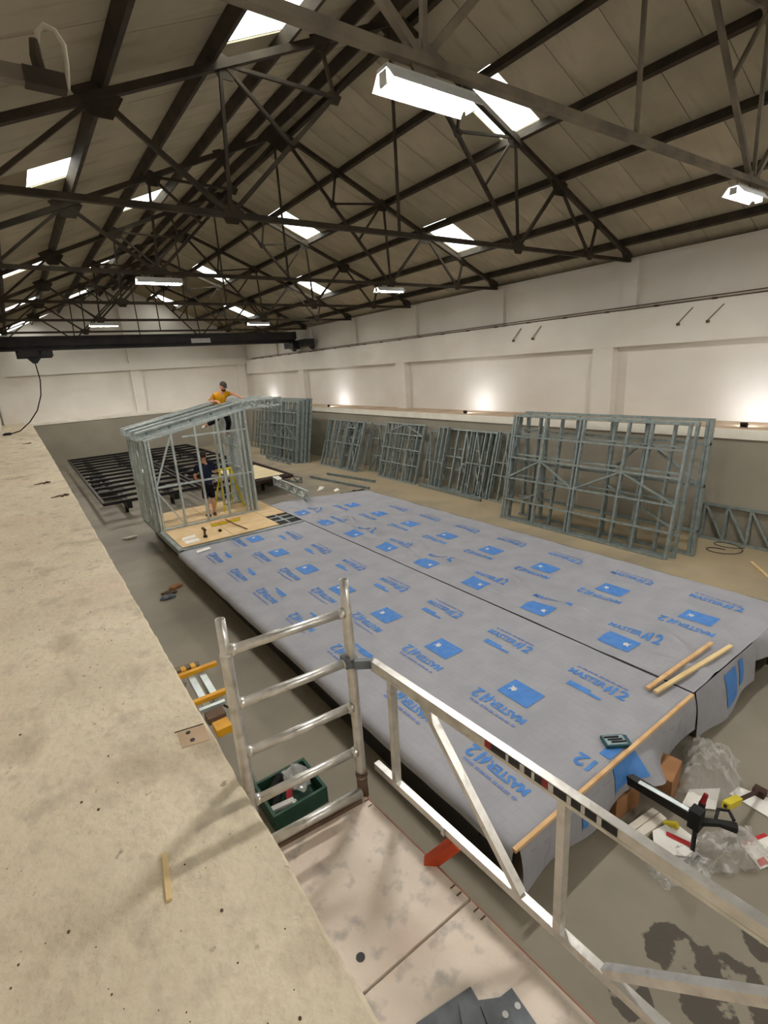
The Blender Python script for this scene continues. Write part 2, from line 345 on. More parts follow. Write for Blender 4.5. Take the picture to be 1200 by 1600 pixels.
# flood lights added on the ledge as a guessed source of the wall glow
for y, lab in ((4.4, 'added flood light on the ledge behind the biggest frame stack'), (12.85, 'added flood light on the ledge above the third leaning stack'), (22.4, 'added flood light on the ledge beside the tall frame stack'), (31.0, 'added flood light on the ledge in the far corner')):
    t = thing('added_flood_light', (12.6, y, DOCK), lab, 'flood light', 'added flood lights on the ledge')
    p = V((12.62, y, DOCK + .06)); d = V((.88, 0, .47)).normalized(); u = V((0, 1, 0)); w = d.cross(u)
    def q(a, b, c): return p + u * a + w * b + d * c
    MB().add([q(-.06, -.035, -.03), q(.06, -.035, -.03), q(.06, .035, -.03), q(-.06, .035, -.03), q(-.075, -.045, .02), q(.075, -.045, .02), q(.075, .045, .02), q(-.075, .045, .02)], [(3, 2, 1, 0), (4, 5, 6, 7), (0, 1, 5, 4), (1, 2, 6, 5), (2, 3, 7, 6), (3, 0, 4, 7)]).build('housing', 'black_steel', t)
    MB().add([q(-.065, -.035, .024), q(.065, -.035, .024), q(.065, .035, .024), q(-.065, .035, .024)], [(0, 1, 2, 3)]).build('glass', 'added_flood_glow', t)
    MB().bar(p - V((0, .08, .048)), p - V((0, -.08, .048)), .04, .012).build('stand', 'black_steel', t)

# ------------------------------------------------------------------ roof
PL = [-0.72, 0.38, 1.62, 3.0, 4.15, 5.2]; PR = [7.75, 9.1, 10.4, 11.75, 12.95]
bounds = [-1.15] + PL + [XC] + PR + [13.85]
SKY = {2: (10.35, 0.944, 8), 4: (6.7, 0.99, 8), 8: (7.15, 0.944, 9), 10: (11.2, 0.944, 9)}
ceil_mb = MB(); boards = []; panes = []
for i in range(len(bounds) - 1):
    x0, x1 = bounds[i], bounds[i + 1]
    y0, bw, per = SKY.get(i, (6.9, 0.944, 0))
    j0 = math.ceil((BACK - 0.2 - y0) / bw) - 1; j1 = int((FAR + 0.3 - y0) / bw) + 1
    run = None
    for j in range(j0, j1 + 1):
        ya, yb = y0 + j * bw, y0 + (j + 1) * bw
        if per and j % per == 0:
            if run is not None: ceil_mb.add([(x0, run, roof_z(x0) + .03), (x1, run, roof_z(x1) + .03), (x1, ya, roof_z(x1) + .03), (x0, ya, roof_z(x0) + .03)], [(0, 1, 2, 3)])
            run = None
            if i == 2 and j == 0:
                xm = .93; panes.append((xm, x1, ya, yb)); ceil_mb.add([(x0, ya, roof_z(x0) + .03), (xm, ya, roof_z(xm) + .03), (xm, yb, roof_z(xm) + .03), (x0, yb, roof_z(x0) + .03)], [(0, 1, 2, 3)])
            else: panes.append((x0, x1, ya, yb))
        else:
            if run is None: run = ya
            if 3.0 < (ya + yb) / 2 < 26.2: boards.append((i, ya, bw))
    if run is not None:
        ceil_mb.add([(x0, run, roof_z(x0) + .03), (x1, run, roof_z(x1) + .03), (x1, FAR + .3, roof_z(x1) + .03), (x0, FAR + .3, roof_z(x0) + .03)], [(0, 1, 2, 3)])
ceiling = structure('ceiling', ceil_mb, 'roof_skin', 'brown boarded pitched roof with bright rooflights')
boards.sort(key=lambda b: b[1]); boards = boards[:298]
bmesh_cache = {}
for (i, ya, bw) in boards:
    key = i
    if key not in bmesh_cache:
        x0, x1 = bounds[i], bounds[i + 1]; g = 0.006
        def zb(x): return roof_z(x)
        bmesh_cache[key] = MB().add([(x0, g, zb(x0)), (x1, g, zb(x1)), (x1, bw - g, zb(x1)), (x0, bw - g, zb(x0)), (x0, g, zb(x0) + .022), (x1, g, zb(x1) + .022), (x1, bw - g, zb(x1) + .022), (x0, bw - g, zb(x0) + .022)],
            [(3, 2, 1, 0), (4, 5, 6, 7), (0, 1, 5, 4), (1, 2, 6, 5), (2, 3, 7, 6), (3, 0, 4, 7)]).mesh('roof_board', 'roof_board')
    o = bpy.data.objects.new('roof_board', bmesh_cache[key]); COL.objects.link(o); o.location = (0, ya, 0.004 * random.random()); o.parent = ceiling
for (x0, x1, ya, yb) in panes:
    MB().add([(x0, ya, roof_z(x0) + .04), (x1, ya, roof_z(x1) + .04), (x1, yb, roof_z(x1) + .04), (x0, yb, roof_z(x0) + .04), (x0, ya, roof_z(x0) + .05), (x1, ya, roof_z(x1) + .05), (x1, yb, roof_z(x1) + .05), (x0, yb, roof_z(x0) + .05)],
        [(3, 2, 1, 0), (4, 5, 6, 7), (0, 1, 5, 4), (1, 2, 6, 5), (2, 3, 7, 6), (3, 0, 4, 7)]).build('rooflight_pane', 'rooflight_plastic', ceiling, label='bright translucent rooflight pane')
for x in PL + [XC - 0.22, XC + 0.22] + PR:
    s_ = 1 if x < XC else -1
    MB().bar((x, BACK, rafter_z(x) + 0.14), (x, FAR, rafter_z(x) + 0.14), 0.075, 0.17, up=(-SL * s_, 0, 1)).build('purlin', 'dark_steel', ceiling)

def node(x, z, y): return (x, y, z)
def truss(y, label, mt):
    t = thing('roof_truss', (XC, y, 6.35), label, 'roof truss', 'steel roof trusses spanning the hall', 'structure')
    w = 0.085
    for s in (1, -1):
        X = lambda x: XC + (x - XC) if s > 0 else XC - (x - XC) * 1.12
        rz = lambda x: rafter_z(X(x))
        xe = 13.3 if s > 0 else -0.95
        MB().bar((XC, y, ZA), (xe, y, rafter_z(xe)), 0.10, 0.09).build('rafter', mt, t)
        def web(x0, z0, x1, z1, r=0.045, d=0.0): MB().bar((X(x0), y + d, z0), (X(x1), y + d, z1), r, r).build('web_member', mt, t)
        N1, N2 = 9.05, 11.55; zb = 6.4
        web(XC, ZA, N1, zb, 0.06, 0.03)
        g1 = (7.4, ZA - (7.4 - XC) / (N1 - XC) * (ZA - zb)); g2 = (8.1, ZA - (8.1 - XC) / (N1 - XC) * (ZA - zb))
        web(7.55, rz(7.55), *g1); web(8.9, rz(8.9), *g1); web(8.9, rz(8.9), *g2); web(8.95, rz(8.95), N1, zb)
        web(10.35, rz(10.35), N1, zb, 0.06); web(10.35, rz(10.35), N2, zb, 0.05); web(11.8, rz(11.8), N2, zb, 0.05)
        for (gx, gz, gs) in ((7.55, rz(7.55), .13), (8.9, rz(8.9), .17), (10.35, rz(10.35), .22), (11.8, rz(11.8), .13), (g1[0], g1[1], .1), (N1, zb + .04, .15), (N2, zb + .04, .12), (13.1 if s > 0 else 12.4, rz(13.1 if s > 0 else 12.4) + .0, .16)):
            p = [(X(gx) - gs * 1.3, y - .012, gz + .03), (X(gx) - gs * .5, y - .012, gz - gs), (X(gx) + gs * .6, y - .012, gz - gs), (X(gx) + gs * 1.3, y - .012, gz + .02), (X(gx), y - .012, gz + gs * .7)]
            MB().prism(p, (0, .024, 0)).build('gusset_plate', mt, t)
    MB().prism([(XC - .4, y - .014, ZA - .2), (XC, y - .014, ZA - .42), (XC + .4, y - .014, ZA - .2), (XC, y - .014, ZA + .05)], (0, .028, 0)).build('apex_plate', mt, t)
    MB().bar((-0.95, y, 6.4), (13.3, y, 6.4), 0.075, 0.075).build('bottom_chord', mt, t)
    MB().bar((XC - .22, y, ZA - .1), (XC - .22, y, 6.4), 0.04, 0.04).build('king_rod', mt, t)
    return t
ORD = ['steel roof truss nearest the camera, paled for lens flare', 'dark steel roof truss second from the camera', 'dark steel roof truss third from the camera', 'dark steel roof truss fourth from the camera',
       'dark steel roof truss fifth from the camera', 'dark steel roof truss sixth, just before the crane', 'dark steel roof truss beyond the crane, closest to the gable']
for y, lab in zip(TR_Y, ORD): truss(y, lab, 'grey_steel' if y < 5 else 'dark_steel')  # nearest truss gets paler steel: lens flare veil painted into its colour

# hanging strip lamps
def lamp(x, y, label):
    t = thing('strip_lamp', (x, y, 6.2), label, 'strip lamp', 'strip lamps hung under the trusses')
    MB().box(x - .45, x + .45, y - .06, y + .06, 6.285, 6.31).build('housing', 'label_white', t)
    for sg in (-1, 1): MB().add([(x - .45, y + sg * .05, 6.29), (x + .45, y + sg * .05, 6.29), (x + .45, y + sg * .13, 6.195), (x - .45, y + sg * .13, 6.195), (x - .45, y + sg * .055, 6.3), (x + .45, y + sg * .055, 6.3), (x + .45, y + sg * .135, 6.2), (x - .45, y + sg * .135, 6.2)], [(3, 2, 1, 0), (4, 5, 6, 7), (0, 1, 5, 4), (1, 2, 6, 5), (2, 3, 7, 6), (3, 0, 4, 7)]).build('added_cutoff_wing', 'label_white', t)  # side wings added to cut lamp light off the roof and upper wall
    MB().tube([(x - .43, y, 6.235), (x + .43, y, 6.235)], 0.04, 10).build('diffuser', 'lamp_glow', t, True)
    for d in (-.44, .44): MB().box(x + d - .008, x + d + .008, y - .045, y + .045, 6.19, 6.28).build('end_cap', 'label_white', t)
    for d in (-.35, .35): MB().tube([(x + d, y, 6.30), (x + d, y, 6.38)], 0.008, 6).build('hanger', 'grey_steel', t)
for x, y, lab in ((3.1, 3.48, 'large glaring strip lamp under the nearest truss'), (9.0, 3.48, 'glaring strip lamp high beside the white wall edge of frame'),
                  (3.0, 12.0, 'strip lamp under the third truss on the dock half'), (9.0, 12.0, 'strip lamp under the third truss nearer the white wall'),
                  (3.1, 20.8, 'small strip lamp before the gable on the dock half'), (8.8, 20.8, 'small strip lamp before the crane nearer the white wall'),
                  (3.1, 29.6, 'far strip lamp behind the crane on the dock half'), (9.0, 29.6, 'far strip lamp behind the crane nearer the white wall'),
                  (3.1, -3.6, 'strip lamp behind the camera on the dock half'), (9.0, -3.6, 'strip lamp behind the camera nearer the white wall')):
    lamp(x, y, lab)

# ------------------------------------------------------------------ overhead crane
CY = 25.6
t = thing('overhead_crane', (6.2, CY, 5.3), 'dark steel overhead travelling crane spanning the hall', 'crane')
mb = MB(); mb.box(-0.6, 12.75, CY - .2, CY + .2, 6.24, 6.28); mb.box(-0.6, 12.75, CY - .2, CY + .2, 5.74, 5.78); mb.box(-0.6, 12.75, CY - .05, CY + .05, 5.76, 6.26)
mb.build('girder', 'crane_steel', t)
mb = MB(); mb.box(-0.6, 12.75, CY - .21, CY - .2, 5.9, 6.28)
mb.build('side_plate', 'crane_steel', t)
MB().box(12.7, 13.2, CY - 1.3, CY + 1.3, 5.5, 5.85).build('end_carriage', 'crane_steel', t)
for dy in (-1.05, 1.05): MB().tube([(13.1, CY + dy, 5.55), (13.24, CY + dy, 5.55)], 0.2, 16).build('wheel', 'black_steel', t)
MB().box(12.35, 12.75, CY - .5, CY - .1, 5.4, 5.75).build('drive_motor', 'black_steel', t)
MB().box(7.3, 8.2, CY - .225, CY - .21, 5.86, 6.06).build('load_plate', 'label_white', t)
hoist = MB(); hoist.box(0.55, 1.2, CY - .3, CY + .3, 5.5, 5.74); hoist.tube([(0.45, CY, 5.6), (1.65, CY, 5.6)], 0.16, 14); hoist.box(1.3, 1.7, CY - .2, CY + .2, 5.5, 5.72); hoist.prism([(0.75, CY - .12, 5.5), (1.3, CY - .12, 5.5), (1.1, CY - .12, 5.25), (0.95, CY - .12, 5.25)], (0, .24, 0))
hoist.build('hoist', 'crane_steel', t)
cab = [(1.02, CY, 5.25), (1.05, CY, 4.6), (0.95, CY, 4.0), (0.7, CY + .1, 3.4), (0.35, CY + .3, 2.95), (-0.05, CY + .5, 2.62), (-0.4, CY + .6, 2.53)]
MB().tube(cab, 0.025, 6).build('pendant_cable', 'black_steel', t)
pb = MB().box(-0.62, -0.38, CY + .5, CY + .75, DOCK + .004, DOCK + .1); pb.box(-0.68, -0.6, CY + .55, CY + .7, DOCK + .004, DOCK + .07); pb.build('pendant_control', 'black_steel', t)

# bracket with a cable loop high on the dock side
t = thing('cable_bracket', (LW, 3.0, 5.5), 'dusty wall bracket with a looped white cable', 'bracket')
Yb = 3.0
MB().bar((LW - .04, Yb, 5.53), (0.37, Yb, 5.545), 0.05, 0.06).build('arm', 'grey_steel', t)
MB().box(0.33, 0.49, Yb - .035, Yb + .035, 5.51, 5.575).build('clamp', 'dark_steel', t)
MB().tube([(0.40, Yb, 5.56), (0.395, Yb, 5.63), (0.40, Yb, 5.69)], [0.026, 0.024, 0.018], 8).build('gland', 'dark_steel', t)
MB().tube([(0.41, Yb, 5.68), (0.42, Yb, 5.725), (0.45, Yb, 5.755), (0.49, Yb, 5.745), (0.515, Yb, 5.70), (0.51, Yb, 5.62), (0.495, Yb, 5.53)], 0.011, 8).build('cable_loop', 'cable_white', t, True)
MB().tube([(0.2, Yb + .02, 5.56), (0.28, Yb + .02, 5.565), (0.36, Yb, 5.55)], 0.008, 6).build('cable', 'cable_white', t, True)

# ------------------------------------------------------------------ the two covered platforms
PT = 0.6
def wrinkle(x, y):
    h = 0.004 * noise.noise(V((x * 2.2, y * 2.2, 0))) + 0.002 * noise.noise(V((x * 7, y * 7, 3)))
    if x > 5.4:
        a = x - 6.12 - 0.14 * math.sin(2.4 * y + 0.6) - 0.05 * noise.noise(V((y * 1.3, 2, 2)))
        h += 0.12 * math.exp(-abs(a / 0.11) ** 1.5) * (0.45 + 0.55 * math.sin(4.95 * y + 0.5)) * (1 if y > 2.3 else 0.3)
        b = x - 5.75 - 0.1 * math.sin(3.1 * y + 2.0)
        h += 0.055 * math.exp(-(b / 0.09) ** 2) * (0.5 + 0.5 * math.sin(4.95 * y + 2.4))
        h += 0.016 * noise.noise(V((x * 2.6 + y, y * 1.5, 7)))
    return max(h, -0.004)
def chassis_parts(t, x0, x1, y0, y1, top):
    MB().box(max(x0 + .06, 2.47 if x0 < 3 else 0), x1 - .04, y0 + .06, y1 - .5, top - .12, top - .022).build('floor_deck', 'dark_deck', t)
    for x in ((2.52 if x0 < 3 else x0 + .1), x1 - .1): MB().box(x - .04, x + .04, y0 + .12, y1 - .05, .04, top - .12).build('side_beam_shade', 'black_steel', t)  # black beam carried down to the floor, also standing in for underside shade
    for x in (x0 + .55, x1 - .55): MB().box(x - .05, x + .05, y0 + .15, y1 - .05, top - .34, top - .12).build('main_beam', 'black_steel', t)
    for k in range(7): yy = y0 + .4 + k * (y1 - y0 - .8) / 6; MB().box(x0 + .1, x1 - .1, yy - .03, yy + .03, top - .22, top - .12).build('cross_beam', 'black_steel', t)
    for yy in (y0 + 5.6, y0 + 6.5):
        for x in (x0 + .3, x1 - .3): MB().tube([(x - .1, yy, .24), (x + .1, yy, .24)], 0.24, 16).build('wheel', 'rubber', t)
    for yy in (y0 + 1.2, y1 - .9):
        for x in (x0 + .3, x1 - .3): MB().box(x - .05, x + .05, yy - .05, yy + .05, 0.0, top - .12).build('jack_leg', 'black_steel', t)

plat = []
pl = thing('lodge_platform', (3.8, 6, 0), 'grey membrane covered platform with square blue prints beside the dock', 'platform', 'twin platforms under the printed membrane')
pr = thing('lodge_platform', (6.9, 6, 0), 'wrinkled grey membrane covered platform nearer the leaning steel frames', 'platform', 'twin platforms under the printed membrane')
chassis_parts(pl, 2.3, 5.32, 2.0, 15.2, PT); chassis_parts(pr, 5.35, 8.36, 2.0, 13.6, PT)
def xedge(y): return 2.42 - (y - 2.0) * 0.018
# left sheet: skirt, bend, top
prof = [(-.04, -.13), (-.04, -.11), (-.038, -.08), (-.03, -.045), (0, -.018), (.05, -.003), (.12, 0)]
def left_sheet(u, v):
    y = 2.0 + v * 9.25; k = u * (len(prof) - 1 + 28); e = xedge(y)
    if k <= len(prof) - 1:
        i = min(int(k), len(prof) - 2); f = k - i; p = prof[i]; q = prof[i + 1]
        dx = p[0] + (q[0] - p[0]) * f; dz = p[1] + (q[1] - p[1]) * f
        drop = 1.0 + 0.12 * noise.noise(V((y * 1.3, 5, 0)))
        return (e + dx + (0.012 * noise.noise(V((y * 2.5, dz * 6, 1))) if dz < -.04 else 0), y, PT + dz * drop + (wrinkle(e + dx, y) if dz > -.01 else 0))
    f = (k - (len(prof) - 1)) / 28; x = e + .12 + f * (5.325 - e - .12)
    return (x, y, PT + wrinkle(x, y))
ml = MB().grid(left_sheet, len(prof) - 1 + 28, 100).build('membrane', 'membrane', pl, True)
def right_sheet(u, v):
    y = 2.0 + v * (11.75 - 0.5 * u + 0.15 * math.sin(u * 5)); x = 5.35 + u * 3.01
    z = PT + wrinkle(x, y)
    if u > 0.97: z -= (u - 0.97) / 0.03 * 0.06
    if v > 0.97: z -= ((v - 0.97) / 0.03) ** 2 * 0.3
    return (x, y, z)
mr_ = MB().grid(right_sheet, 75, 230).build('membrane', 'membrane', pr, True)
# near flaps
def lflap(u, v):
    x = 2.44 + u * 2.88
    bot = 0.15 + 0.03 * math.sin(x * 5)
    lift = math.exp(-((x - 4.15) / .28) ** 2); bot += 0.12 * math.exp(-((x - 3.85) / .2) ** 2)
    y = 2.0 - 0.02 - 0.035 * math.sin(min(v * 3, 1.57)) - 0.02 * math.sin(x * 6) * v - lift * 0.24 * v ** 1.3
    return (x, y, PT - 0.006 - (PT - bot) * v + lift * 0.14 * v)
MB().grid(lflap, 46, 12).build('membrane_flap', 'membrane', pl, True)
def rflap(u, v):
    x = 5.37 + u * 1.55
    bot = 0.03 + 0.16 * max(0, u - .55) + 0.02 * math.sin(x * 7)
    y = 1.99 - 0.04 * math.sin(min(v * 3, 1.57)) - 0.035 * math.sin(x * 4.3 + 1) * v - .05 * v
    return (x, y, PT - 0.004 - (PT - bot) * v)
MB().grid(rflap, 26, 12).build('membrane_flap', 'membrane', pr, True)
def rcorner(u, v):
    x = 6.92 + u * 1.44
    y = 2.0 - 0.25 * math.sin(u * math.pi * .8) * v
    return (x, y, PT - 0.004 - (0.30 - 0.2 * u) * v ** 1.6)
MB().grid(rcorner, 16, 8).build('membrane_flap', 'membrane', pr, True)

# --- printed marks on the membrane (flat print following the sheet)
def font_mesh(txt, size):
    cu = bpy.data.curves.new('lettering_curve', 'FONT'); cu.body = txt; cu.size = size; cu.resolution_u = 2; cu.offset = size * 0.03
    ob = bpy.data.objects.new('lettering_curve', cu); COL.objects.link(ob)
    bpy.context.view_layer.update()
    me = bpy.data.meshes.new_from_object(ob.evaluated_get(bpy.context.evaluated_depsgraph_get()))
    vs = [tuple(v.co) for v in me.vertices]; fs = [tuple(p.vertices) for p in me.polygons]
    bpy.data.objects.remove(ob); bpy.data.curves.remove(cu); bpy.data.meshes.remove(me)
    return vs, fs
A_, Af = font_mesh('MASTER', 1.0); D_, Df = font_mesh('12', 1.0)
def fit(vs, x0, x1, y0, y1):
    a = min(v[0] for v in vs); b = max(v[0] for v in vs); c = min(v[1] for v in vs); d = max(v[1] for v in vs)
    return [(x0 + (v[0] - a) / (b - a) * (x1 - x0), y0 + (v[1] - c) / (d - c) * (y1 - y0)) for v in vs]
# local print frame: s along reading direction (0..0.70), t upward
A2 = fit(A_, 0, .46, 0, .11); D2 = fit(D_, .545, .72, -.035, .135)
icon = []; icf = []
def lay(name, pts, faces, cx, cy, sgn, parent, mt, eps=0.006):
    """cx: text baseline X; cy: Y of reading start; sgn=+1 reads toward +Y (up = -X), -1 reads toward -Y (up = +X)"""
    vs = []
    for (s, t_) in pts:
        x = cx - sgn * t_; y = cy + sgn * s; vs.append((x, y, PT + wrinkle(x, y) + eps))
    o = MB().add(vs, faces).build(name, mt, parent)
    if name in ('lettering', 'fine_print', 'logo_square'): o['kind'] = 'stuff'
    return o
def quadgrid(s0, s1, t0, t1, n=6, m=5):
    pts = [(s0 + (s1 - s0) * i / n, t0 + (t1 - t0) * j / m) for j in range(m + 1) for i in range(n + 1)]
    fs = [(j * (n + 1) + i, j * (n + 1) + i + 1, (j + 1) * (n + 1) + i + 1, (j + 1) * (n + 1) + i) for j in range(m) for i in range(n)]
    return pts, fs
def print_block(cx, cy, sgn, parent, sub=True, square=None, text=True):
    if text:
        n = len(A2); lay('lettering', A2 + D2, Af + [tuple(i + n for i in f) for f in Df], cx, cy, sgn, parent, 'print_blue')
        # spark-shaped mark between the word and the number
        ip = [(.472, .0), (.495, -.05), (.505, .0), (.53, .01), (.535, .05), (.515, .075), (.52, .13), (.49, .1), (.475, .05)]
        lay('emblem', ip, [tuple(range(9))], cx, cy, sgn, parent, 'print_blue')
    if sub:
        pts = []; fs = []
        for k in range(9):
            q, f = quadgrid(.02 + k * .072, .02 + k * .072 + (.06 if k % 3 else .045), .165, .195, 2, 1)
            fs += [tuple(i + len(pts) for i in g) for g in f]; pts += q
        lay('fine_print', pts, fs, cx, cy, sgn, parent, 'print_faint')
    if square == 'full':
        q, f = quadgrid(.13, .55, -.46, -.14); lay('logo_square', q, f, cx, cy, sgn, parent, 'print_blue')
        bird = [(.40, -.29), (.43, -.25), (.46, -.28), (.49, -.24), (.47, -.31), (.49, -.35), (.45, -.33), (.42, -.34)]
        lay('logo_mark', bird, [tuple(range(8))], cx, cy, sgn, parent, 'label_white', 0.009)
        q, f = quadgrid(.18, .36, -.405, -.395, 4, 1); lay('logo_mark', q, f, cx, cy, sgn, parent, 'print_faint', 0.009)
    elif square == 'cut':
        q, f = quadgrid(.13, .40, -.215, -.13); q2, f2 = quadgrid(.40, .55, -.215, -.175)
        lay('logo_square', q + q2, f + [tuple(i + len(q) for i in g) for g in f2], cx, cy, sgn, parent, 'print_blue')
for k in range(8):
    d = 1.27 * k
    if 2.26 + d < 10.9: print_block(2.94 - d * .018, 2.26 + d, 1, ml, True, 'cut')
    if 2.86 + d < 10.9: print_block(3.63 - d * .012, 2.86 + d, 1, ml, True, 'full')
    if 3.12 + d < 11.2: print_block(4.68 - d * .02, 3.12 + d, -1, ml, True, 'cut')
    print_block(6.78 - d * .01, 2.36 + d, 1, mr_, False, 'full')
    print_block(6.02 - d * .01, 3.42 + d, -1, mr_, False, 'full')
    if k < 7: print_block(7.66 - d * .01, 3.1 + d, -1, mr_, True, None)
# blocks that run over the near edge
print_block(3.63, 1.98 + 0.02, 1, ml, False, None, False)
lay('lettering', [(s, t_) for (s, t_) in fit(D_, 0.06, .24, -.03, .14)], Df, 3.63, 2.02, 1, ml, 'print_blue')
q, f = quadgrid(.03, .14, -.46, -.14); lay('logo_square', q, f, 3.63, 2.0, 1, ml, 'print_blue')
def flap_patch(fn, u0, u1, v0, v1, parent, name):
    mb = MB().grid(lambda a, b: tuple(V(fn(u0 + a * (u1 - u0), v0 + b * (v1 - v0))) + V((0, -.007, .003))), 8, 8); mb.build(name, 'print_blue', parent)
flap_patch(lflap, (3.72 - 2.44) / 2.88, (4.08 - 2.44) / 2.88, .05, .75, ml, 'logo_square')
flap_patch(lflap, (3.22 - 2.44) / 2.88, (3.30 - 2.44) / 2.88, .35, .75, ml, 'lettering')
flap_patch(rflap, .42, .62, .12, .8, mr_, 'logo_square'); flap_patch(rflap, .68, .76, .1, .7, mr_, 'lettering')
# dark seam gap between the platforms
mb = MB()
for i in range(45):
    y = 2.35 + i * .2; w = .006 + .012 * max(0, noise.noise(V((y * 1.1, 0, 5)))) + (.012 if y < 3.1 else 0)
    x = 5.338 + 0.008 * noise.noise(V((y * .8, 1, 1)))
    mb.v += [(x - w, y, PT + .006 + wrinkle(5.3, y)), (x + w, y, PT + .006 + wrinkle(5.3, y))]
for i in range(44): mb.f.append((2 * i, 2 * i + 1, 2 * i + 3, 2 * i + 2))
mb.build('seam', 'label_black', pl)

# drawbar of the platform
t = MB().bar((3.88, 2.9, .40), (3.9, 1.36, .42), 0.07, 0.085).build('tow_bar', 'black_steel', pl, label='black steel tow bar sticking out from under the membrane')
MB().bar((3.87, 1.8, .466), (3.9, 1.38, .466), 0.045, 0.008).build('top_strip', 'galvanised_bright', t)
MB().box(3.85, 3.95, 1.28, 1.37, .34, .52).build('clamp_head', 'rubber', t)
MB().tube([(3.92, 1.3, .40), (4.02, 1.2, .40), (4.1, 1.1, .38)], [0.035, 0.03, 0.045], 10).build('coupling', 'rubber', t)
MB().tube([(4.0, 1.22, .42), (4.1, 1.24, .46), (4.15, 1.18, .46), (4.1, 1.12, .44)], 0.014, 8).build('handle', 'rubber', t)
MB().tube([(3.9, 1.32, .36), (3.9, 1.32, .02)], 0.02, 10).build('jockey_leg', 'black_steel', t)
MB().box(3.85, 3.95, 1.27, 1.37, 0, .02).build('foot', 'black_steel', t)

# ------------------------------------------------------------------ loose timber on the membrane
def plank(name, p, q, w, h, mt, label, cat='batten', group='loose timber battens on the platform'):
    return bevel(single(name, MB().bar(p, q, w, h), mt, label, cat, group), .002, 1)
plank('timber_batten', (2.36, 1.965, .632), (5.26, 1.975, .626), .035, .032, 'timber', 'long timber batten along the near edge of the membrane')
plank('timber_batten', (4.98, 2.32, .652), (6.44, 2.28, .652), .045, .03, 'timber', 'short timber batten lying on the membrane behind its twin')
plank('timber_batten', (4.98, 2.235, .652), (6.54, 2.10, .652), .05, .03, 'timber_pale', 'pale timber batten with a painted end on the membrane')
# open tool case
t = thing('tool_case', (4.02, 2.13, PT), 'open teal drill bit case on the membrane', 'tool case')
ang = -.6
def rotbox(mb, cx, cy, z0, z1, lx, ly, a):
    c, s = math.cos(a), math.sin(a); pts = [(cx + c * u - s * v, cy + s * u + c * v) for u, v in ((-lx, -ly), (lx, -ly), (lx, ly), (-lx, ly))]
    return mb.prism([(x, y, z0) for x, y in pts], (0, 0, z1 - z0))
rotbox(MB(), 4.0, 2.12, PT + .008, PT + .04, .11, .075, ang).build('tray', 'teal_case', t)
rotbox(MB(), 4.0, 2.12, PT + .04, PT + .046, .095, .06, ang).build('foam', 'pale_foam', t)
for k in (-.05, 0, .05): rotbox(MB(), 4.0 + .0, 2.12 + k * .8, PT + .046, PT + .056, .07, .008, ang).build('drill_bit', 'black_steel', t)
rotbox(MB(), 4.1, 2.05, PT + .012, PT + .03, .02, .075, ang).build('lid', 'teal_case', t)

# ------------------------------------------------------------------ steel frame panels
def panel(label, p0, dirv, upv, L, H, studs, rails, braces, group, st=0.045, dp=0.08, mt='galvanised', truss_bands=(), name='stud_wall', tops=None):
    """p0: base corner, dirv: unit along, upv: unit up (leaning); studs along [0..L]; rails heights; braces (u0,v0,u1,v1)"""
    p0 = V(p0); D = V(dirv).normalized(); U = V(upv).normalized(); Nn = D.cross(U)
    t = thing(name, p0, label, 'steel frame', group)
    P = lambda u, v, k=0: p0 + D * u + U * v + Nn * k
    topv = tops if tops else (lambda u: H)
    MB().bar(P(0, st / 2), P(L, st / 2), dp, st, U).build('bottom_track', mt, t)
    MB().bar(P(0, topv(0) - st / 2), P(L, topv(L) - st / 2), dp, st, U).build('top_track', mt, t)
    for s in studs:
        if isinstance(s, (int, float)): u0 = u1 = s; v0, v1 = st, topv(s) - st
        else: u0, v0, u1, v1 = s
        MB().bar(P(u0, v0), P(u1, v1), st, dp, Nn).build('stud', mt, t)
    for r in rails:
        if isinstance(r, (int, float)): a, b, v0, v1 = 0, L, r, r
        else: a, b, v0, v1 = r
        MB().bar(P(a, v0, -.012), P(b, v1, -.012), dp * .95, st * .85, U).build('noggin', mt, t)
    for (u0, v0, u1, v1) in braces: MB().bar(P(u0, v0, -.016), P(u1, v1, -.016), st * .8, dp * .7, Nn).build('brace', mt, t)
    for (u0, u1, v0, v1, n) in truss_bands:
        for k in range(n):
            a = u0 + (u1 - u0) * k / n; b = u0 + (u1 - u0) * (k + 1) / n
            MB().bar(P(a, v0 if k % 2 else v1), P(b, v1 if k % 2 else v0), st * .6, dp * .7, Nn).build('lattice_web', mt, t)
    return t
def lean(dx, H): return (dx, 0, math.sqrt(max(H * H - dx * dx, .01)))
YD = (0, 1, 0)
# big stack of three panels (near, right)
GS = 'tall steel wall frames stacked nearest the camera'
hs = [0.55, 1.05, 1.62, 2.2]
panel('front panel of the biggest steel frame stack near the sandy floor', (10.30, 4.66, 0), YD, lean(.55, 2.82), 4.5, 2.82, [0.03, .78, 1.28, 2.38, 2.47, 3.45, 4.4, 4.47], [.56, 1.13, 1.69, 2.26],
      [(.05, 1.15, 1.28, 1.68), (1.28, 1.68, 2.36, 1.15), (2.49, 1.15, 3.45, 1.68), (3.45, 1.68, 4.42, 1.15)], GS, st=.05, dp=.09)
panel('middle panel of the biggest steel frame stack', (10.48, 4.58, 0), YD, lean(.5, 2.82), 4.5, 2.82, [0.03, .45, 1.0, 1.75, 2.6, 3.15, 3.8, 4.45], [.5, 1.2, 1.75, 2.3], [(.1, .6, 1.7, 1.3), (2.6, 1.3, 4.0, .6)], GS, st=.05, dp=.09)
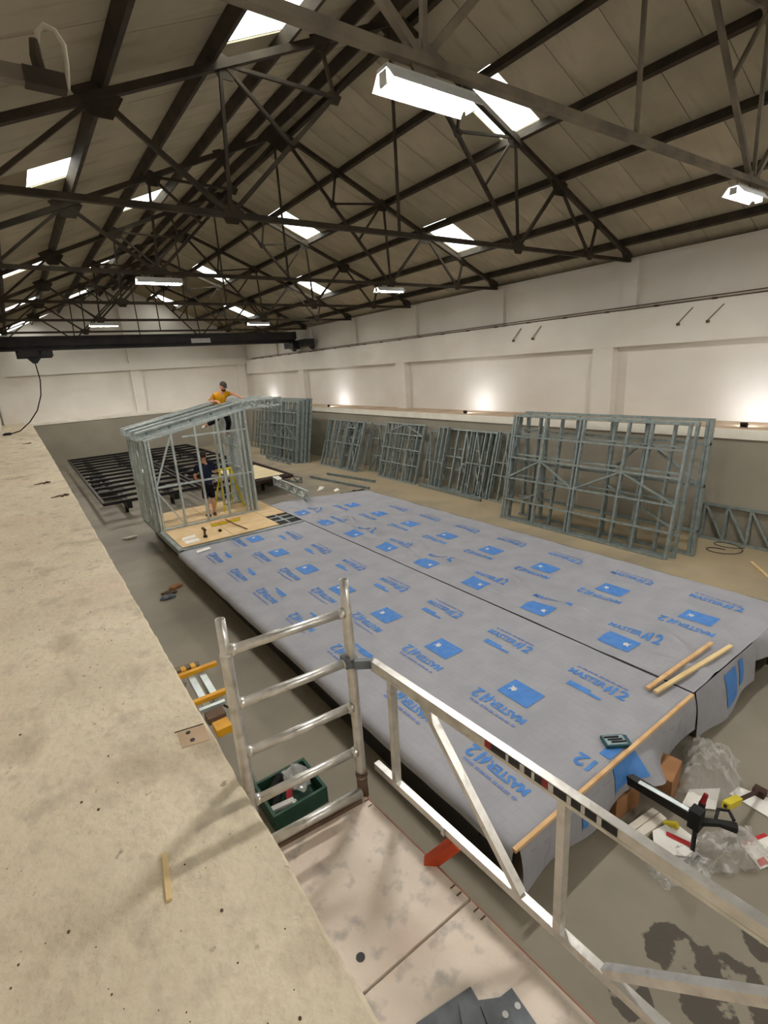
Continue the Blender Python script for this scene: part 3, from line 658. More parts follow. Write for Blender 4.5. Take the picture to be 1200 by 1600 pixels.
panel('rear panel of the biggest steel frame stack, jutting out beyond it', (10.86, 4.38, 0), YD, lean(.25, 2.85), 4.6, 2.85, [0.03, .1, 1.3, 2.1, 3.0, 3.9, 4.5], [.55, 1.5, 2.35], [(.1, 1.5, 1.3, 2.35), (1.3, 2.35, 2.1, 1.5)], GS, st=.06, dp=.1)
# low lattice beam against the ledge
panel('low lattice steel beam propped along the ledge foot by the biggest stack', (12.15, 1.2, 0), YD, lean(.1, .82), 3.8, .82, [0.03, .45, .9, 1.35, 1.8, 2.25, 2.7, 3.15, 3.6, 3.77], [], [(k * .45, .06, k * .45 + .42, .76) for k in range(8)], 'low lattice beams', st=.05, dp=.09, name='lattice_beam')
# group 4
G4 = 'steel frames leaning on the ledge beside the biggest stack'
panel('slim steel frame with lattice foot leaning third stack front', (11.42, 10.75, 0), YD, lean(.58, 2.12), 1.15, 2.12, [0.03, .28, .5, .88, 1.12], [1.05], [(.5, 1.05, .85, 2.0), (.3, .15, .7, .95)], G4, truss_bands=[(0.03, .5, .08, .35, 4)])
panel('wide steel frame with diagonal braces in the third leaning stack', (11.55, 10.85, 0), YD, lean(.57, 2.1), 2.65, 2.1, [0.03, .2, .62, 1.0, 1.35, 1.75, 2.2, 2.6], [(0, 1.3, .95, .95), (1.4, 2.6, 1.15, 1.15)], [(.9, .2, 1.4, 1.1), (1.35, 2.0, 1.0, 1.1), (2.1, .3, 2.4, 1.0)], G4, truss_bands=[(2.1, 2.6, .08, .34, 4)])
panel('narrow tall steel frame at the near end of the third leaning stack', (11.45, 9.98, 0), YD, lean(.57, 2.16), .72, 2.16, [0.03, .1, .35, .7], [.8, 1.2], [(.1, .8, .35, 1.6)], G4)
panel('steel frame hidden deep in the third leaning stack', (11.68, 10.75, 0), YD, lean(.55, 2.05), 2.8, 2.05, [0.03, .4, .8, 1.2, 1.6, 2.0, 2.4, 2.77], [.7, 1.4], [(.4, .1, .8, .7), (1.6, .7, 2.0, 1.4)], G4)
panel('tall thin stud ladder frame at the far end of the third leaning stack', (11.42, 12.98, 0), YD, lean(.58, 2.16), .5, 2.16, [0.03, .25, .46], [.9], [], G4)
single('steel_beam', MB().bar((11.12, 10.7, .06), (11.24, 13.85, .06), .06, .1), 'galvanised', 'steel channel lying along the foot of the third leaning stack', 'steel beam')
# group 3
G3 = 'steel frames leaning on the ledge in the middle'
panel('gable shaped steel frame with sloping top braces in the second leaning stack', (11.25, 14.1, 0), YD, lean(.64, 2.2), 2.38, 2.2, [0.03, .35, .8, 1.18, 1.6, 1.95, 2.33], [.66, 1.22, 1.78], [(.05, 1.78, 1.18, 2.17), (1.18, 2.17, 2.3, 1.78), (.6, .1, .9, 1.2)], G3)
panel('steel stud frame behind the gable shaped one', (11.38, 14.2, 0), YD, lean(.63, 2.15), 2.3, 2.15, [0.03, .3, .55, .9, 1.4, 1.75, 2.0, 2.27], [.5, 1.1, 1.6], [(.3, .5, .9, 1.6)], G3)
panel('narrow steel frame splayed at the near end of the second leaning stack', (11.5, 13.5, 0), YD, lean(.55, 1.98), .52, 1.98, [0.03, (.1, .05, .48, 1.9), .48], [.9], [(.1, .3, .4, 1.2)], G3)
panel('steel frame leaning between the first and second ledge stacks', (11.7, 16.8, 0), YD, lean(.45, 2.0), 1.0, 2.0, [0.03, .5, .96], [.7, 1.4], [(.05, .7, .5, 1.9), (.5, .7, .95, .1)], G3)
# group 2
G2 = 'steel frames leaning on the ledge near the far corner'
panel('tapered steel frame with a notched head in the far ledge stack', (11.1, 17.95, 0), YD, lean(.72, 2.16), 3.02, 2.16, [0.03, (.35, .05, .1, 2.1), (.6, .05, .55, 2.1), 1.25, 1.35, 1.9, (2.3, .05, 2.2, 2.1), (2.65, .05, 2.85, 2.1), 2.98], [(0, 3.0, 1.15, 1.15), (.55, 1.25, 1.85, 1.85)], [(.1, .1, .5, .9), (1.35, .2, 1.9, 1.1)], G2, truss_bands=[(.55, 1.25, 1.85, 2.12, 4)])
panel('steel stud frame second in the far ledge stack', (11.23, 18.1, 0), YD, lean(.7, 2.12), 2.8, 2.12, [0.03, .3, .7, 1.1, 1.5, 2.0, 2.4, 2.77], [.6, 1.4], [(.3, .6, 1.1, 1.4)], G2)
panel('steel stud frame third in the far ledge stack', (11.36, 17.8, 0), YD, lean(.69, 2.1), 2.9, 2.1, [0.03, .5, .95, 1.5, 1.9, 2.45, 2.87], [.9, 1.7], [], G2)
# group 1
G1 = 'tall steel wall frames stacked beyond the house frame'
for k, (x, y, hh, lab) in enumerate([(10.42, 22.1, 2.95, 'front panel of the tall steel frame stack beyond the house frame'), (10.58, 21.95, 3.0, 'second panel of the tall steel frame stack beyond the house frame'),
                                     (10.72, 21.85, 3.05, 'third panel of the tall steel frame stack beyond the house frame'), (10.88, 21.75, 3.05, 'rearmost panel of the tall steel frame stack beyond the house frame')]):
    panel(lab, (x, y, 0), YD, lean(.5, hh), 4.5, hh, [0.03, .12 + .03 * k, .5 + .1 * k, .95, 1.45, 1.9, 2.4 + .1 * k, 3.0, 3.45, 4.0, 4.46], [.6, 1.15 + .05 * k, 1.8, 2.4],
          [(.2, 1.15, 1.4, 1.8), (1.4, 1.8, 2.5, 1.15), (2.5, 1.15, 3.5, 1.8)] if k < 2 else [], G1, st=.055, dp=.09)
panel('low dark steel frame stacked farthest along the ledge', (11.4, 28.6, 0), YD, lean(.45, 2.25), 1.8, 2.25, [0.03, .4, .8, 1.2, 1.77], [.6, 1.2, 1.7], [(0, .6, .8, 1.7)], G1)
panel('short lattice steel beam lying at the foot of the tall frame stack', (10.05, 22.1, 0), YD, lean(.05, .25), 2.8, .25, [0.03, 2.77], [], [], 'low lattice beams', truss_bands=[(0, 2.8, .04, .22, 10)], name='lattice_beam')

# loose joists
def joist(label, p, q, h, group='loose steel joists near the platform', mt='galvanised', n=8):
    p = V(p); q = V(q); L = (q - p).length; D = (q - p).normalized()
    return panel(label, p, D, (0, 0, 1), L, h, [0.03, L - .03], [], [], group, st=.035, dp=.07, mt=mt, truss_bands=[(0, L, .03, h - .03, n)], name='lattice_joist')
joist('shiny lattice steel joist resting across the far end of the membrane', (6.25, 12.75, PT + .085), (6.45, 15.6, PT + .085), .28, mt='galvanised_bright', n=9)
joist('lattice steel joist on the floor beside the black chassis', (8.57, 17.9, 0), (8.05, 20.6, 0), .26, n=9)
joist('flat lattice steel joist on the sandy floor nearer the membrane', (9.73, 14.85, 0), (9.27, 18.5, 0), .1, n=14)
joist('flat steel joist on the sandy floor nearer the leaning frames', (10.5, 15.6, 0), (10.05, 18.5, 0), .1, n=12)

# ------------------------------------------------------------------ house frame on the platform
HF = 'steel house frame standing on the platform'
HY = 13.1; HX0, HX1 = 2.27, 4.86; hz = 0.625
# plywood floor boards and front rail
t = MB().box(2.27, 5.3, 11.2, 11.32, PT - .1, PT + .026).build('house_floor', 'galvanised', pl, label='bare plywood house floor with an open joist corner')
for (a, b, c, d) in ((2.36, 3.55, 11.42, 13.0), (3.56, 4.72, 11.42, 13.0), (4.73, 5.3, 12.36, 13.0), (4.91, 5.3, 13.01, 14.7), (2.36, 3.55, 13.01, 15.0), (3.56, 4.9, 13.01, 15.0)):
    MB().box(a, b, c, d, PT + .004, PT + .024).build('plywood_board', 'plywood', t)
MB().box(2.24, 2.34, 11.2, 15.1, PT - .1, PT + .028).build('edge_joist', 'galvanised', t)
MB().box(2.36, 5.3, 11.32, 11.4, PT - .02, PT + .004).build('gap_strip', 'brown_steel', t)
for y in (11.75, 12.1): MB().box(4.74, 5.3, y - .03, y + .03, PT - .02, PT + .022).build('joist', 'galvanised', t)
MB().box(4.98, 5.02, 11.4, 12.35, PT - .02, PT + .02).build('joist', 'galvanised', t)
MB().box(4.73, 5.3, 11.4, 12.34, PT - .012, PT + .0015).build('void_panel', 'dark_deck', t)
MB().box(4.73, 5.3, 12.3, 12.36, PT - .02, PT + .01).build('gap_strip', 'brown_steel', t)
def hz_top(x): return 2.9 + (x - HX0) / (HX1 - HX0) * 0.5
panel('sloping front wall frame of the steel house', (HX0, HY, hz), (1, 0, 0), (0, 0, 1), HX1 - HX0, 2.3, [0.03, .1, .64, 1.22, 1.8, 2.3, 2.42, 2.55], [1.1, (.9, 2.58, 2.26, 2.26)],
      [(.12, 1.15, .62, 2.3), (.1, 1.0, .62, .05)], HF, st=.045, dp=.085, tops=lambda u: 2.28 + .2 * u, mt='galvanised_bright')
for k, (x, lab) in enumerate(((HX0 - .02, 'long wall frame of the steel house on the dock side'), (HX1 + .0, 'tall inner wall frame of the steel house near the platform middle'))):
    H = 2.28 if k == 0 else 2.78
    panel(lab, (x, HY + .1, hz), YD, (0, 0, 1), 1.85, H, [0.03, .12, .4, .75, 1.1, 1.45, 1.8], [1.1] if k == 0 else [.5, 1.1, 1.7], [(.12, .1, .75, 1.1), (.12, 1.1, .75, 2.1)], HF, st=.05, dp=.1, mt='galvanised_bright')
panel('partition frame standing inside the steel house near the ladder', (4.35, 14.5, hz), (1, 0, 0), (0, 0, 1), .5, 2.7, [0.03, .2, .46], [1.2], [], HF, mt='galvanised_bright')
# sloping roof beams
def roof_beam(label, y, xa, za, xb, zb, xc, zc):
    t = thing('roof_beam', (xa, y, za - .25), label, 'roof beam', 'lattice roof beams of the steel house')
    dh = .2
    MB().bar((xa, y, za), (xb, y, zb), .06, .04).build('top_chord', 'galvanised_bright', t)
    MB().bar((xa, y, za - .16), (xb, y, zb - dh), .06, .04).build('bottom_chord', 'galvanised_bright', t)
    MB().bar((xb, y, zb), (xc, y, zc), .06, .04).build('top_chord', 'galvanised_bright', t)
    MB().bar((xb, y, zb - dh), (xc, y, zc - dh), .06, .04).build('bottom_chord', 'galvanised_bright', t)
    MB().bar((xa, y, za), (xa, y, za - .16), .06, .04).build('end_post', 'galvanised_bright', t); MB().bar((xc, y, zc), (xc, y, zc - dh), .06, .04).build('end_post', 'galvanised_bright', t)
    MB().prism([(xa, y - .004, za - .15), (xb, y - .004, zb - dh), (xb, y - .004, zb), (xa, y - .004, za)], (0, .008, 0)).build('web_plate', 'galvanised', t)
    for i in range(5): f = (i + .5) / 5; MB().tube([(xa + (xb - xa) * f, y - .008, za + (zb - za) * f - .09), (xa + (xb - xa) * f, y + .008, za + (zb - za) * f - .09)], .03, 10).build('service_hole', 'grey_plate', t)
    for i in range(6):
        f0, f1 = i / 6, (i + 1) / 6
        a = (xb + (xc - xb) * f0, y, zb + (zc - zb) * f0 - (.02 if i % 2 else dh)); b = (xb + (xc - xb) * f1, y, zb + (zc - zb) * f1 - (dh if i % 2 else .02))
        MB().bar(a, b, .05, .03).build('lattice_web', 'galvanised', t)
for y, lab in ((13.1, 'frontmost sloping lattice roof beam of the steel house'), (13.72, 'second sloping lattice roof beam of the steel house'), (14.55, 'third sloping lattice roof beam of the steel house'), (14.95, 'rearmost sloping lattice roof beam of the steel house')):
    roof_beam(lab, y, 2.12, 3.09, 4.75, 3.60, 5.9, 3.62)

# step ladder
t = thing('step_ladder', (4.4, 14.0, hz), 'yellow step ladder standing inside the house frame', 'ladder')
for (a, b) in (((4.12, 13.72, hz), (4.22, 13.95, 1.75)), ((4.72, 13.82, hz), (4.55, 14.02, 1.75))): MB().bar(a, b, .035, .06).build('rail', 'yellow_plastic', t)
for (a, b) in (((4.05, 14.35, hz), (4.24, 14.0, 1.72)), ((4.6, 14.45, hz), (4.53, 14.05, 1.72))): MB().bar(a, b, .03, .04).build('rear_rail', 'yellow_plastic', t)
for k in range(4):
    f = .18 + k * .22; a = V((4.12, 13.72, hz)).lerp(V((4.22, 13.95, 1.75)), f); b = V((4.72, 13.82, hz)).lerp(V((4.55, 14.02, 1.75)), f)
    MB().bar(a, b, .08, .025).build('tread', 'galvanised_bright', t)
MB().bar((4.2, 13.98, 1.76), (4.57, 14.04, 1.76), .12, .04).build('top_step', 'yellow_plastic', t)

# broom, papers, small tools on the plywood
t = thing('broom', (3.7, 12.6, PT), 'wide yellow broom lying on the plywood', 'broom')
MB().box(3.38, 4.12, 12.52, 12.62, PT + .03, PT + .10).build('bristles', 'yellow_plastic', t); MB().box(3.38, 4.12, 12.50, 12.64, PT + .10, PT + .125).build('head_block', 'timber', t)
MB().tube([(3.75, 12.56, PT + .13), (3.85, 12.2, PT + .06), (3.95, 11.6, PT + .042)], .014, 8).build('handle', 'brown_leather', t)
def sheet(label, pts, z, mt='paper', name='paper_sheet', cat='paper', group='loose paper sheets'):
    n = len(pts)
    mb = MB().prism([(x, y, z + .004 * noise.noise(V((x * 9, y * 9, 0)))) for x, y in pts], (0, 0, .003)); return single(name, mb, mt, label, cat, group)
sheet('upper of two white papers on the plywood', [(2.48, 11.92), (2.82, 11.98), (2.86, 12.2), (2.55, 12.14)], PT + .026)
sheet('lower of two white papers on the plywood by the drill', [(2.5, 11.6), (2.82, 11.62), (2.84, 11.88), (2.52, 11.86)], PT + .026)
sheet('white paper slip on the membrane below the house floor', [(2.52, 10.82), (2.84, 10.88), (2.85, 11.05), (2.55, 11.0)], PT + .012)
sheet('torn white sheet on the concrete just past the membrane', [(8.3, 16.2), (8.6, 16.3), (8.85, 16.6), (8.75, 16.8), (8.5, 16.45)], .004, 'paper')
sheet('small white sheet on the far end of the membrane', [(7.42, 13.25), (7.66, 13.4), (7.72, 13.65), (7.5, 13.5)], PT + .03)
sheet('white sheet on top of the shiny joist end', [(6.3, 14.9), (6.5, 15.0), (6.58, 15.5), (6.38, 15.5)], PT + .37)
t = thing('cordless_drill', (2.98, 11.8, PT), 'small brown cordless drill standing on the plywood', 'drill')
MB().box(2.95, 3.03, 11.75, 11.83, PT + .024, PT + .07).build('battery', 'black_steel', t); MB().box(2.97, 3.01, 11.77, 11.81, PT + .07, PT + .19).build('grip', 'brown_leather', t); MB().tube([(2.99, 11.72, PT + .22), (2.99, 11.9, PT + .22)], [.03, .035], 8).build('motor_body', 'brown_leather', t); MB().tube([(2.99, 11.66, PT + .22), (2.99, 11.72, PT + .22)], .018, 8).build('chuck', 'black_steel', t)
t = thing('tape_measure', (3.42, 11.95, PT), 'tiny dark tape measure on the plywood', 'tape measure')
MB().tube([(3.4, 11.93, PT + .05), (3.4, 11.98, PT + .05)], .04, 12).build('case', 'black_steel', t); MB().box(3.43, 3.47, 11.94, 11.97, PT + .024, PT + .032).build('tongue', 'yellow_plastic', t)

# ------------------------------------------------------------------ black chassis behind the house
def chassis(label, x0, x1, y0, y1):
    t = thing('trailer_chassis', ((x0 + x1) / 2, y0, 0), label, 'chassis', 'bare black chassis behind the house')
    z = .6
    for x in (x0 + .04, x1 - .04): MB().box(x - .04, x + .04, y0, y1, z - .1, z).build('side_rail', 'black_steel', t)
    for y in (y0 + .04, y1 - .04): MB().box(x0 + .08, x1 - .08, y - .04, y + .04, z - .1, z).build('end_rail', 'black_steel', t)
    for x in (x0 + .75, x1 - .75): MB().box(x - .08, x + .08, y0 - .05, y1 - .1, z - .3, z - .1).build('main_beam', 'black_steel', t)
    n = 13
    for k in range(1, n): y = y0 + (y1 - y0) * k / n; MB().box(x0 + .08, x1 - .08, y - .05, y + .05, z - .095, z - .005).build('joist', 'black_steel', t)
    for yy in (y0 + 5.6, y0 + 6.6):
        for x in (x0 + .45, x1 - .45): MB().tube([(x - .12, yy, .28), (x + .12, yy, .28)], .28, 16).build('wheel', 'rubber', t)
    for yy in (y0 + .8, y1 - 1.0):
        for x in (x0 + .75, x1 - .75): MB().box(x - .05, x + .05, yy - .05, yy + .05, 0, z - .3).build('jack_leg', 'black_steel', t)
    MB().box(x0 + .3, x0 + 1.2, y0 + 3.2, y0 + 5.0, z - .34, z - .3).build('axle_plate', 'black_steel', t)
    return t
chassis('bare black steel chassis on the dock side behind the house', 1.6, 4.6, 18.0, 31.0)
ch2 = chassis('bare black steel chassis behind the house with a pale board', 4.72, 7.72, 17.2, 31.0)
o = single('pale_sheet', MB().box(6.0, 7.62, 17.4, 20.2, .602, .62), 'pale_board', 'pale board lying on the corner of the black chassis', 'board')
single('steel_offcut', MB().bar((6.1, 18.2, .64), (7.0, 18.9, .64), .06, .04), 'brown_steel', 'short brown steel offcut on the pale board', 'steel offcut')
MB().bar((7.8, 17.1, .55), (7.9, 21.5, .55), .1, .12).build('edge_beam', 'brown_steel', ch2); MB().bar((5.9, 17.1, .54), (7.8, 17.1, .54), .08, .1).build('edge_beam', 'brown_steel', ch2)

# ------------------------------------------------------------------ scaffold tower by the dock
DK = 2.015
LP, RP = V((0.505, 1.985, 0)), V((1.09, 1.945, 0))
t = thing('scaffold_tower', (0.8, 1.96, 0), 'aluminium scaffold end frame with ladder rungs beside the dock edge', 'scaffold')
for P_, zt in ((LP, 3.262), (RP, 3.276)):
    MB().tube([(P_.x, P_.y, 0), (P_.x, P_.y, zt - .17), (P_.x, P_.y, zt - .165)], .0265, 16).build('post', 'aluminium', t, True)
    mb = MB(); n = 16; zz = [zt - .17, zt - .15, zt, zt, zt - .06]; rr = [.0265, .0225, .0215, .0185, .0185]
    for z_, r_ in zip(zz, rr):
        for k in range(n): a = 2 * math.pi * k / n; mb.v.append((P_.x + r_ * math.cos(a), P_.y + r_ * math.sin(a), z_))
    for i in range(4):
        for k in range(n): k2 = (k + 1) % n; mb.f.append((i * n + k, i * n + k2, (i + 1) * n + k2, (i + 1) * n + k))
    mb.build('spigot', 'aluminium', t, True)
for zr in (3.107, 2.835, 2.575, 2.30):
    MB().tube([(LP.x, LP.y, zr), (RP.x, RP.y, zr)], .0225, 14).build('rung', 'aluminium', t, True)
    for P_, s_ in ((LP, 1), (RP, -1)): MB().tube([(P_.x + s_ * .02, P_.y, zr), (P_.x + s_ * .05, P_.y, zr)], [.03, .023], 12).build('weld_collar', 'aluminium', t, True)
MB().tube([(LP.x - .02, LP.y - .03, 2.06), (RP.x - .03, RP.y - .03, 2.06)], .0265, 14).build('deck_rung', 'aluminium', t, True)
MB().bar((LP.x + .03, LP.y - .05, 2.025), (RP.x - .04, RP.y - .05, 2.025), .012, .02).build('deck_hook_bar', 'rust', t)
MB().tube([(RP.x, RP.y, 2.14), (RP.x, RP.y, 2.155)], .034, 14).build('locking_ring', 'rust', t)
MB().tube([(RP.x, RP.y, 2.0), (RP.x, RP.y, 2.12)], .03, 14).build('sleeve', 'rust', t, True)

t = thing('guard_rail', (1.2, 0.8, 2.19), 'aluminium guard rail truss with black stickers beside the plywood deck', 'guard rail')
def gx(y): return 1.165 + (1.86 - y) * 0.047
a, b = (gx(1.86), 1.86, 2.83), (gx(-.5), -.5, 2.83)
MB().bar(a, b, .034, .04).build('top_rail', 'aluminium', t)
MB().bar((a[0] - .014, a[1], a[2] - .026), (b[0] - .014, b[1], b[2] - .026), .008, .014).build('rail_lip', 'aluminium', t)
a, b = (gx(1.9), 1.9, 2.19), (gx(-.5), -.5, 2.19)
MB().bar(a, b, .034, .04).build('bottom_rail', 'aluminium', t)
for p, q in (((1.72, 2.81), (1.73, 2.21)), ((.80, 2.81), (.80, 2.21)), ((1.50, 2.81), (.97, 2.21)), ((.62, 2.21), (.02, 2.81))):
    MB().bar((gx(p[0]), p[0], p[1]), (gx(q[0]), q[0], q[1]), .031, .035, (1, 0, 0)).build('strut', 'aluminium', t)
MB().tube([(RP.x, RP.y, 2.81), (RP.x, RP.y, 2.85)], .036, 14).build('clamp', 'grey_plate', t)
MB().bar((RP.x, RP.y - .03, 2.83), (1.165, 1.86, 2.83), .03, .045).build('clamp_arm', 'grey_plate', t)
MB().box(RP.x - .045, RP.x - .02, RP.y - .03, RP.y + .03, 2.815, 2.87).build('clamp_claw', 'grey_plate', t)
yy = 1.13; seq = ['red', 'black', 'white', 'black', 'white', 'black', 'white', 'black', 'red', 'white', 'black', 'white', 'black', 'white', 'black', 'white', 'black']
ww = [.03, .07, .012, .05, .02, .03, .012, .03, .025, .02, .05, .016, .035, .014, .04, .016, .05]
for c, w in zip(seq, ww):
    MB().bar((gx(yy) - .018, yy, 2.83), (gx(yy - w) - .018, yy - w, 2.83), .002, .03).build('sticker', 'label_' + c, t); yy -= w
MB().bar((gx(1.39) - .024, 1.39, 2.19), (gx(1.37) - .024, 1.37, 2.19), .003, .045).build('rail_clip', 'label_white', t)
single('scaffold_brace', MB().bar((1.07, 1.46, 1.945), (1.205, 1.335, 2.135), .05, .05), 'orange_paint', 'orange red steel brace between the plywood deck and guard rail', 'brace')

for (y0, y1, lab) in ((1.185, 1.93, 'dusty plywood scaffold deck board nearer the ladder frame'), (-.6, 1.172, 'dusty plywood scaffold deck board under the dark plates')):
    t = thing('scaffold_deck', (.8, y0, DK), lab, 'deck board', 'scaffold deck boards')
    def ex(y): return 1.088 + (1.88 - y) * .066
    MB().prism([(.5, y0, DK - .018), (ex(y0), y0, DK - .018), (ex(y1), y1, DK - .018), (.5, y1, DK - .018)], (0, 0, .018)).build('plywood_top', 'deck_ply', t)
    MB().bar((ex(y0) + .003, y0, DK - .013), (ex(y1) + .003, y1, DK - .013), .006, .03).build('edge_trim', 'red_edge', t)
    for x in (.6, .95): MB().bar((x, y0 + .02, DK - .05), (x, y1 - .02, DK - .05), .04, .06).build('bearer', 'aluminium', t)
    for yk in (y0 + .06, y1 - .06):
        for d in (-.02, .02): MB().box(ex(yk) - .03, ex(yk) - .003, yk + d - .003, yk + d + .003, DK, DK + .002).build('staple', 'rust', t)
MB().tube([(.64, 1.285, DK + .0005), (.64, 1.285, DK + .002)], .018, 12).build('bolt_hole', 'label_black', bpy.data.objects['scaffold_deck'])
# dark plates on the deck
def plate(label, cx, cy, lx, ly, a, z):
    t = thing('steel_plate', (cx, cy, z), label, 'steel plate', 'dark grey plates on the deck')
    rotbox(MB(), cx, cy, z, z + .008, lx, ly, a).build('plate_body', 'grey_plate', t)
    c, s = math.cos(a), math.sin(a)
    for u, v in ((lx * .55, ly * .45), (lx * .5, -ly * .5)):
        x, y = cx + c * u - s * v, cy + s * u + c * v
        MB().tube([(x, y, z + .008), (x, y, z + .011)], .011, 10).build('bolt_hole', 'label_white', t)
plate('broad dark grey steel plate lowest in the pile on the deck', .775, .865, .115, .105, -.17, DK + .001)
plate('dark grey steel plate lying across the broad one', .865, .845, .075, .06, -.55, DK + .011)
plate('lighter grey steel plate on top of the pile', .895, .775, .045, .095, -.35, DK + .021)
plate('dark grey steel plate at the guard rail side of the pile', .965, .765, .045, .095, -.12, DK + .001)

# dock fittings
t = thing('bolt_plate', (.38, 2.41, DOCK), 'cast in floor plate with two bolts on the dock edge', 'plate')
MB().prism([(.31, 2.33, DOCK - .002), (.44, 2.30, DOCK - .002), (.45, 2.43, DOCK - .002), (.32, 2.46, DOCK - .002)], (0, 0, .005)).build('plate_body', 'ledge_dust', t)
for x, y in ((.365, 2.425), (.368, 2.355)): MB().tube([(x, y, DOCK + .002), (x, y, DOCK + .006)], .012, 12).build('bolt', 'label_black', t)
MB().bar((.31, 2.475, DOCK + .001), (.45, 2.445, DOCK + .001), .008, .004).build('slot', 'debris_brown', t)
bevel(single('wood_strip', MB().bar((.10, 1.775, DOCK + .006), (.07, 1.575, DOCK + .006), .02, .01), 'timber_pale', 'thin pale wood strip lying on the dock', 'wood strip'), .001, 1)
for k, (x, y, lab) in enumerate(((-.05, 21.0, 'small dark scrap on the far dock'), (.02, 11.6, 'thin dark scrap strip on the dock edge by the chassis'), (.2, 9.9, 'dark scrap patch on the dock nearer the camera'))):
    mb = MB()
    for q in range(4): rotbox(mb, x + q * .06, y + .03 * math.sin(q * 2.2), DOCK, DOCK + .012 + .006 * q, .045, .02, q * .7)
    single('floor_scrap', mb, 'debris_brown', lab, 'scrap', 'scraps on the dock')
# crumbs of concrete on the dock
mb = MB()
for k in range(90):
    y = 0.95 + random.random() ** 1.6 * 6; x = -.4 + random.random() * .82
    if x > dock_edge(y) - .03: continue
    r = .002 + .0045 * random.random() ** 3; mb.ball((x, y, DOCK + r * .3), r, 1, 1.3, .6, 6, 4)
tag(mb.build('concrete_crumbs', 'debris_brown'), 'small dark concrete crumbs scattered over the dock', 'crumbs', None, 'stuff')

# ------------------------------------------------------------------ things on the pit floor by the dock
t = thing('work_bench', (1.05, 5.1, 0), 'aluminium folding work bench with yellow clamps below the dock', 'work bench')
zt = .9
for x in (.97, 1.09): MB().bar((x, 4.9, zt), (x + .02, 5.62, zt), .07, .05).build('aluminium_beam', 'galvanised_bright', t)
for y, x0, x1 in ((5.62, .86, 1.30), (5.0, .86, 1.22)): MB().bar((x0, y, zt + .045), (x1, y - .03, zt + .06), .06, .045).build('clamp_bar', 'yellow_paint', t)
MB().bar((.86, 5.8, zt + .02), (1.14, 5.76, zt + .02), .1, .06).build('end_jaw', 'grey_steel', t)
for x in (.92, 1.03): MB().box(x, x + .05, 5.66, 5.76, zt - .02, zt + .08).build('jaw_block', 'yellow_paint', t)
MB().bar((.88, 4.86, zt + .02), (1.14, 4.83, zt + .03), .05, .04).build('roller', 'galvanised_bright', t)
MB().box(.90, 1.08, 4.62, 4.76, zt - .02, zt + .05).build('clamp_frame', 'rust', t)
MB().box(.92, 1.07, 4.42, 4.58, zt - .05, zt + .03).build('motor_box', 'yellow_paint', t)
MB().tube([(1.1, 4.75, zt + .05), (1.18, 4.66, zt), (1.2, 4.6, zt - .02)], .012, 6).build('lever', 'black_steel', t)
for (a, b) in (((.92, 4.8, zt - .03), (.75, 4.6, 0)), ((1.1, 4.8, zt - .03), (1.25, 4.6, 0)), ((.92, 5.6, zt - .03), (.78, 5.85, 0)), ((1.1, 5.6, zt - .03), (1.28, 5.85, 0))):
    MB().tube([a, b], .018, 8).build('leg', 'galvanised_bright', t)
t = thing('tool_crate', (1.45, 4.05, 0), 'dark green crate of tools on the floor under the scaffold', 'crate')
x0, x1, y0, y1 = 1.16, 1.74, 3.84, 4.36
MB().box(x0, x1, y0, y1, 0, .02).build('base', 'green_plastic', t)
for a in ((x0, x0 + .03, y0, y1), (x1 - .03, x1, y0, y1), (x0 + .03, x1 - .03, y0, y0 + .03), (x0 + .03, x1 - .03, y1 - .03, y1)): MB().box(*a, .02, .19).build('side', 'green_plastic', t)
def bag(cx, cy, lx, ly, h, seed, a=0.0, z0=.006):
    """a creased polythene sheet lying in a heap"""
    c, s_ = math.cos(a), math.sin(a)
    def fn(u, v):
        x, y = (u * 2 - 1), (v * 2 - 1)
        rim = max(abs(x), abs(y)); k = 1 + .25 * noise.noise(V((math.atan2(y, x) * 1.6, seed, 0)))
        r1 = 1 - abs(noise.noise(V((x * 1.6 + seed, y * 1.6, seed)))) * 2.2; r2 = 1 - abs(noise.noise(V((x * 3.9, y * 3.9 + seed, 4)))) * 2.0; r3 = noise.noise(V((x * 8, y * 8, seed)))
        z = h * max(0, 1 - rim ** 2.4) * max(0, .35 + .5 * max(r1, 0) + .3 * max(r2, 0) + .12 * r3)
        px, py = x * lx * k + .05 * r3, y * ly * k + .04 * r2
        return (cx + c * px - s_ * py, cy + s_ * px + c * py, z0 + z)
    mb = MB().grid(fn, 26, 22); return mb
def crumple(c, rx, ry, rz, seed, nu=26, nv=16, amp=.35, flat=True):
    mb = MB(); mb.ball((0, 0, 0), 1, 1, 1, 1, nu, nv); c = V(c); out = []
    for v in mb.v:
        p = V(v); n_ = noise.noise(p * 1.7 + V((seed, 0, 0))) * amp + noise.noise(p * 4.5 + V((0, seed, 0))) * amp * .6; p = p * (1 + n_)
        q = V((c.x + p.x * rx, c.y + p.y * ry, c.z + p.z * rz)); q.z = max(q.z, .004) if flat else q.z; out.append(tuple(q))
    mb.v = out; return mb
single('plastic_bag', crumple((1.56, 4.16, .18), .14, .16, .07, 3, flat=False), 'polythene', 'crumpled clear bag on top of the green crate', 'plastic bag', 'clear plastic bags')
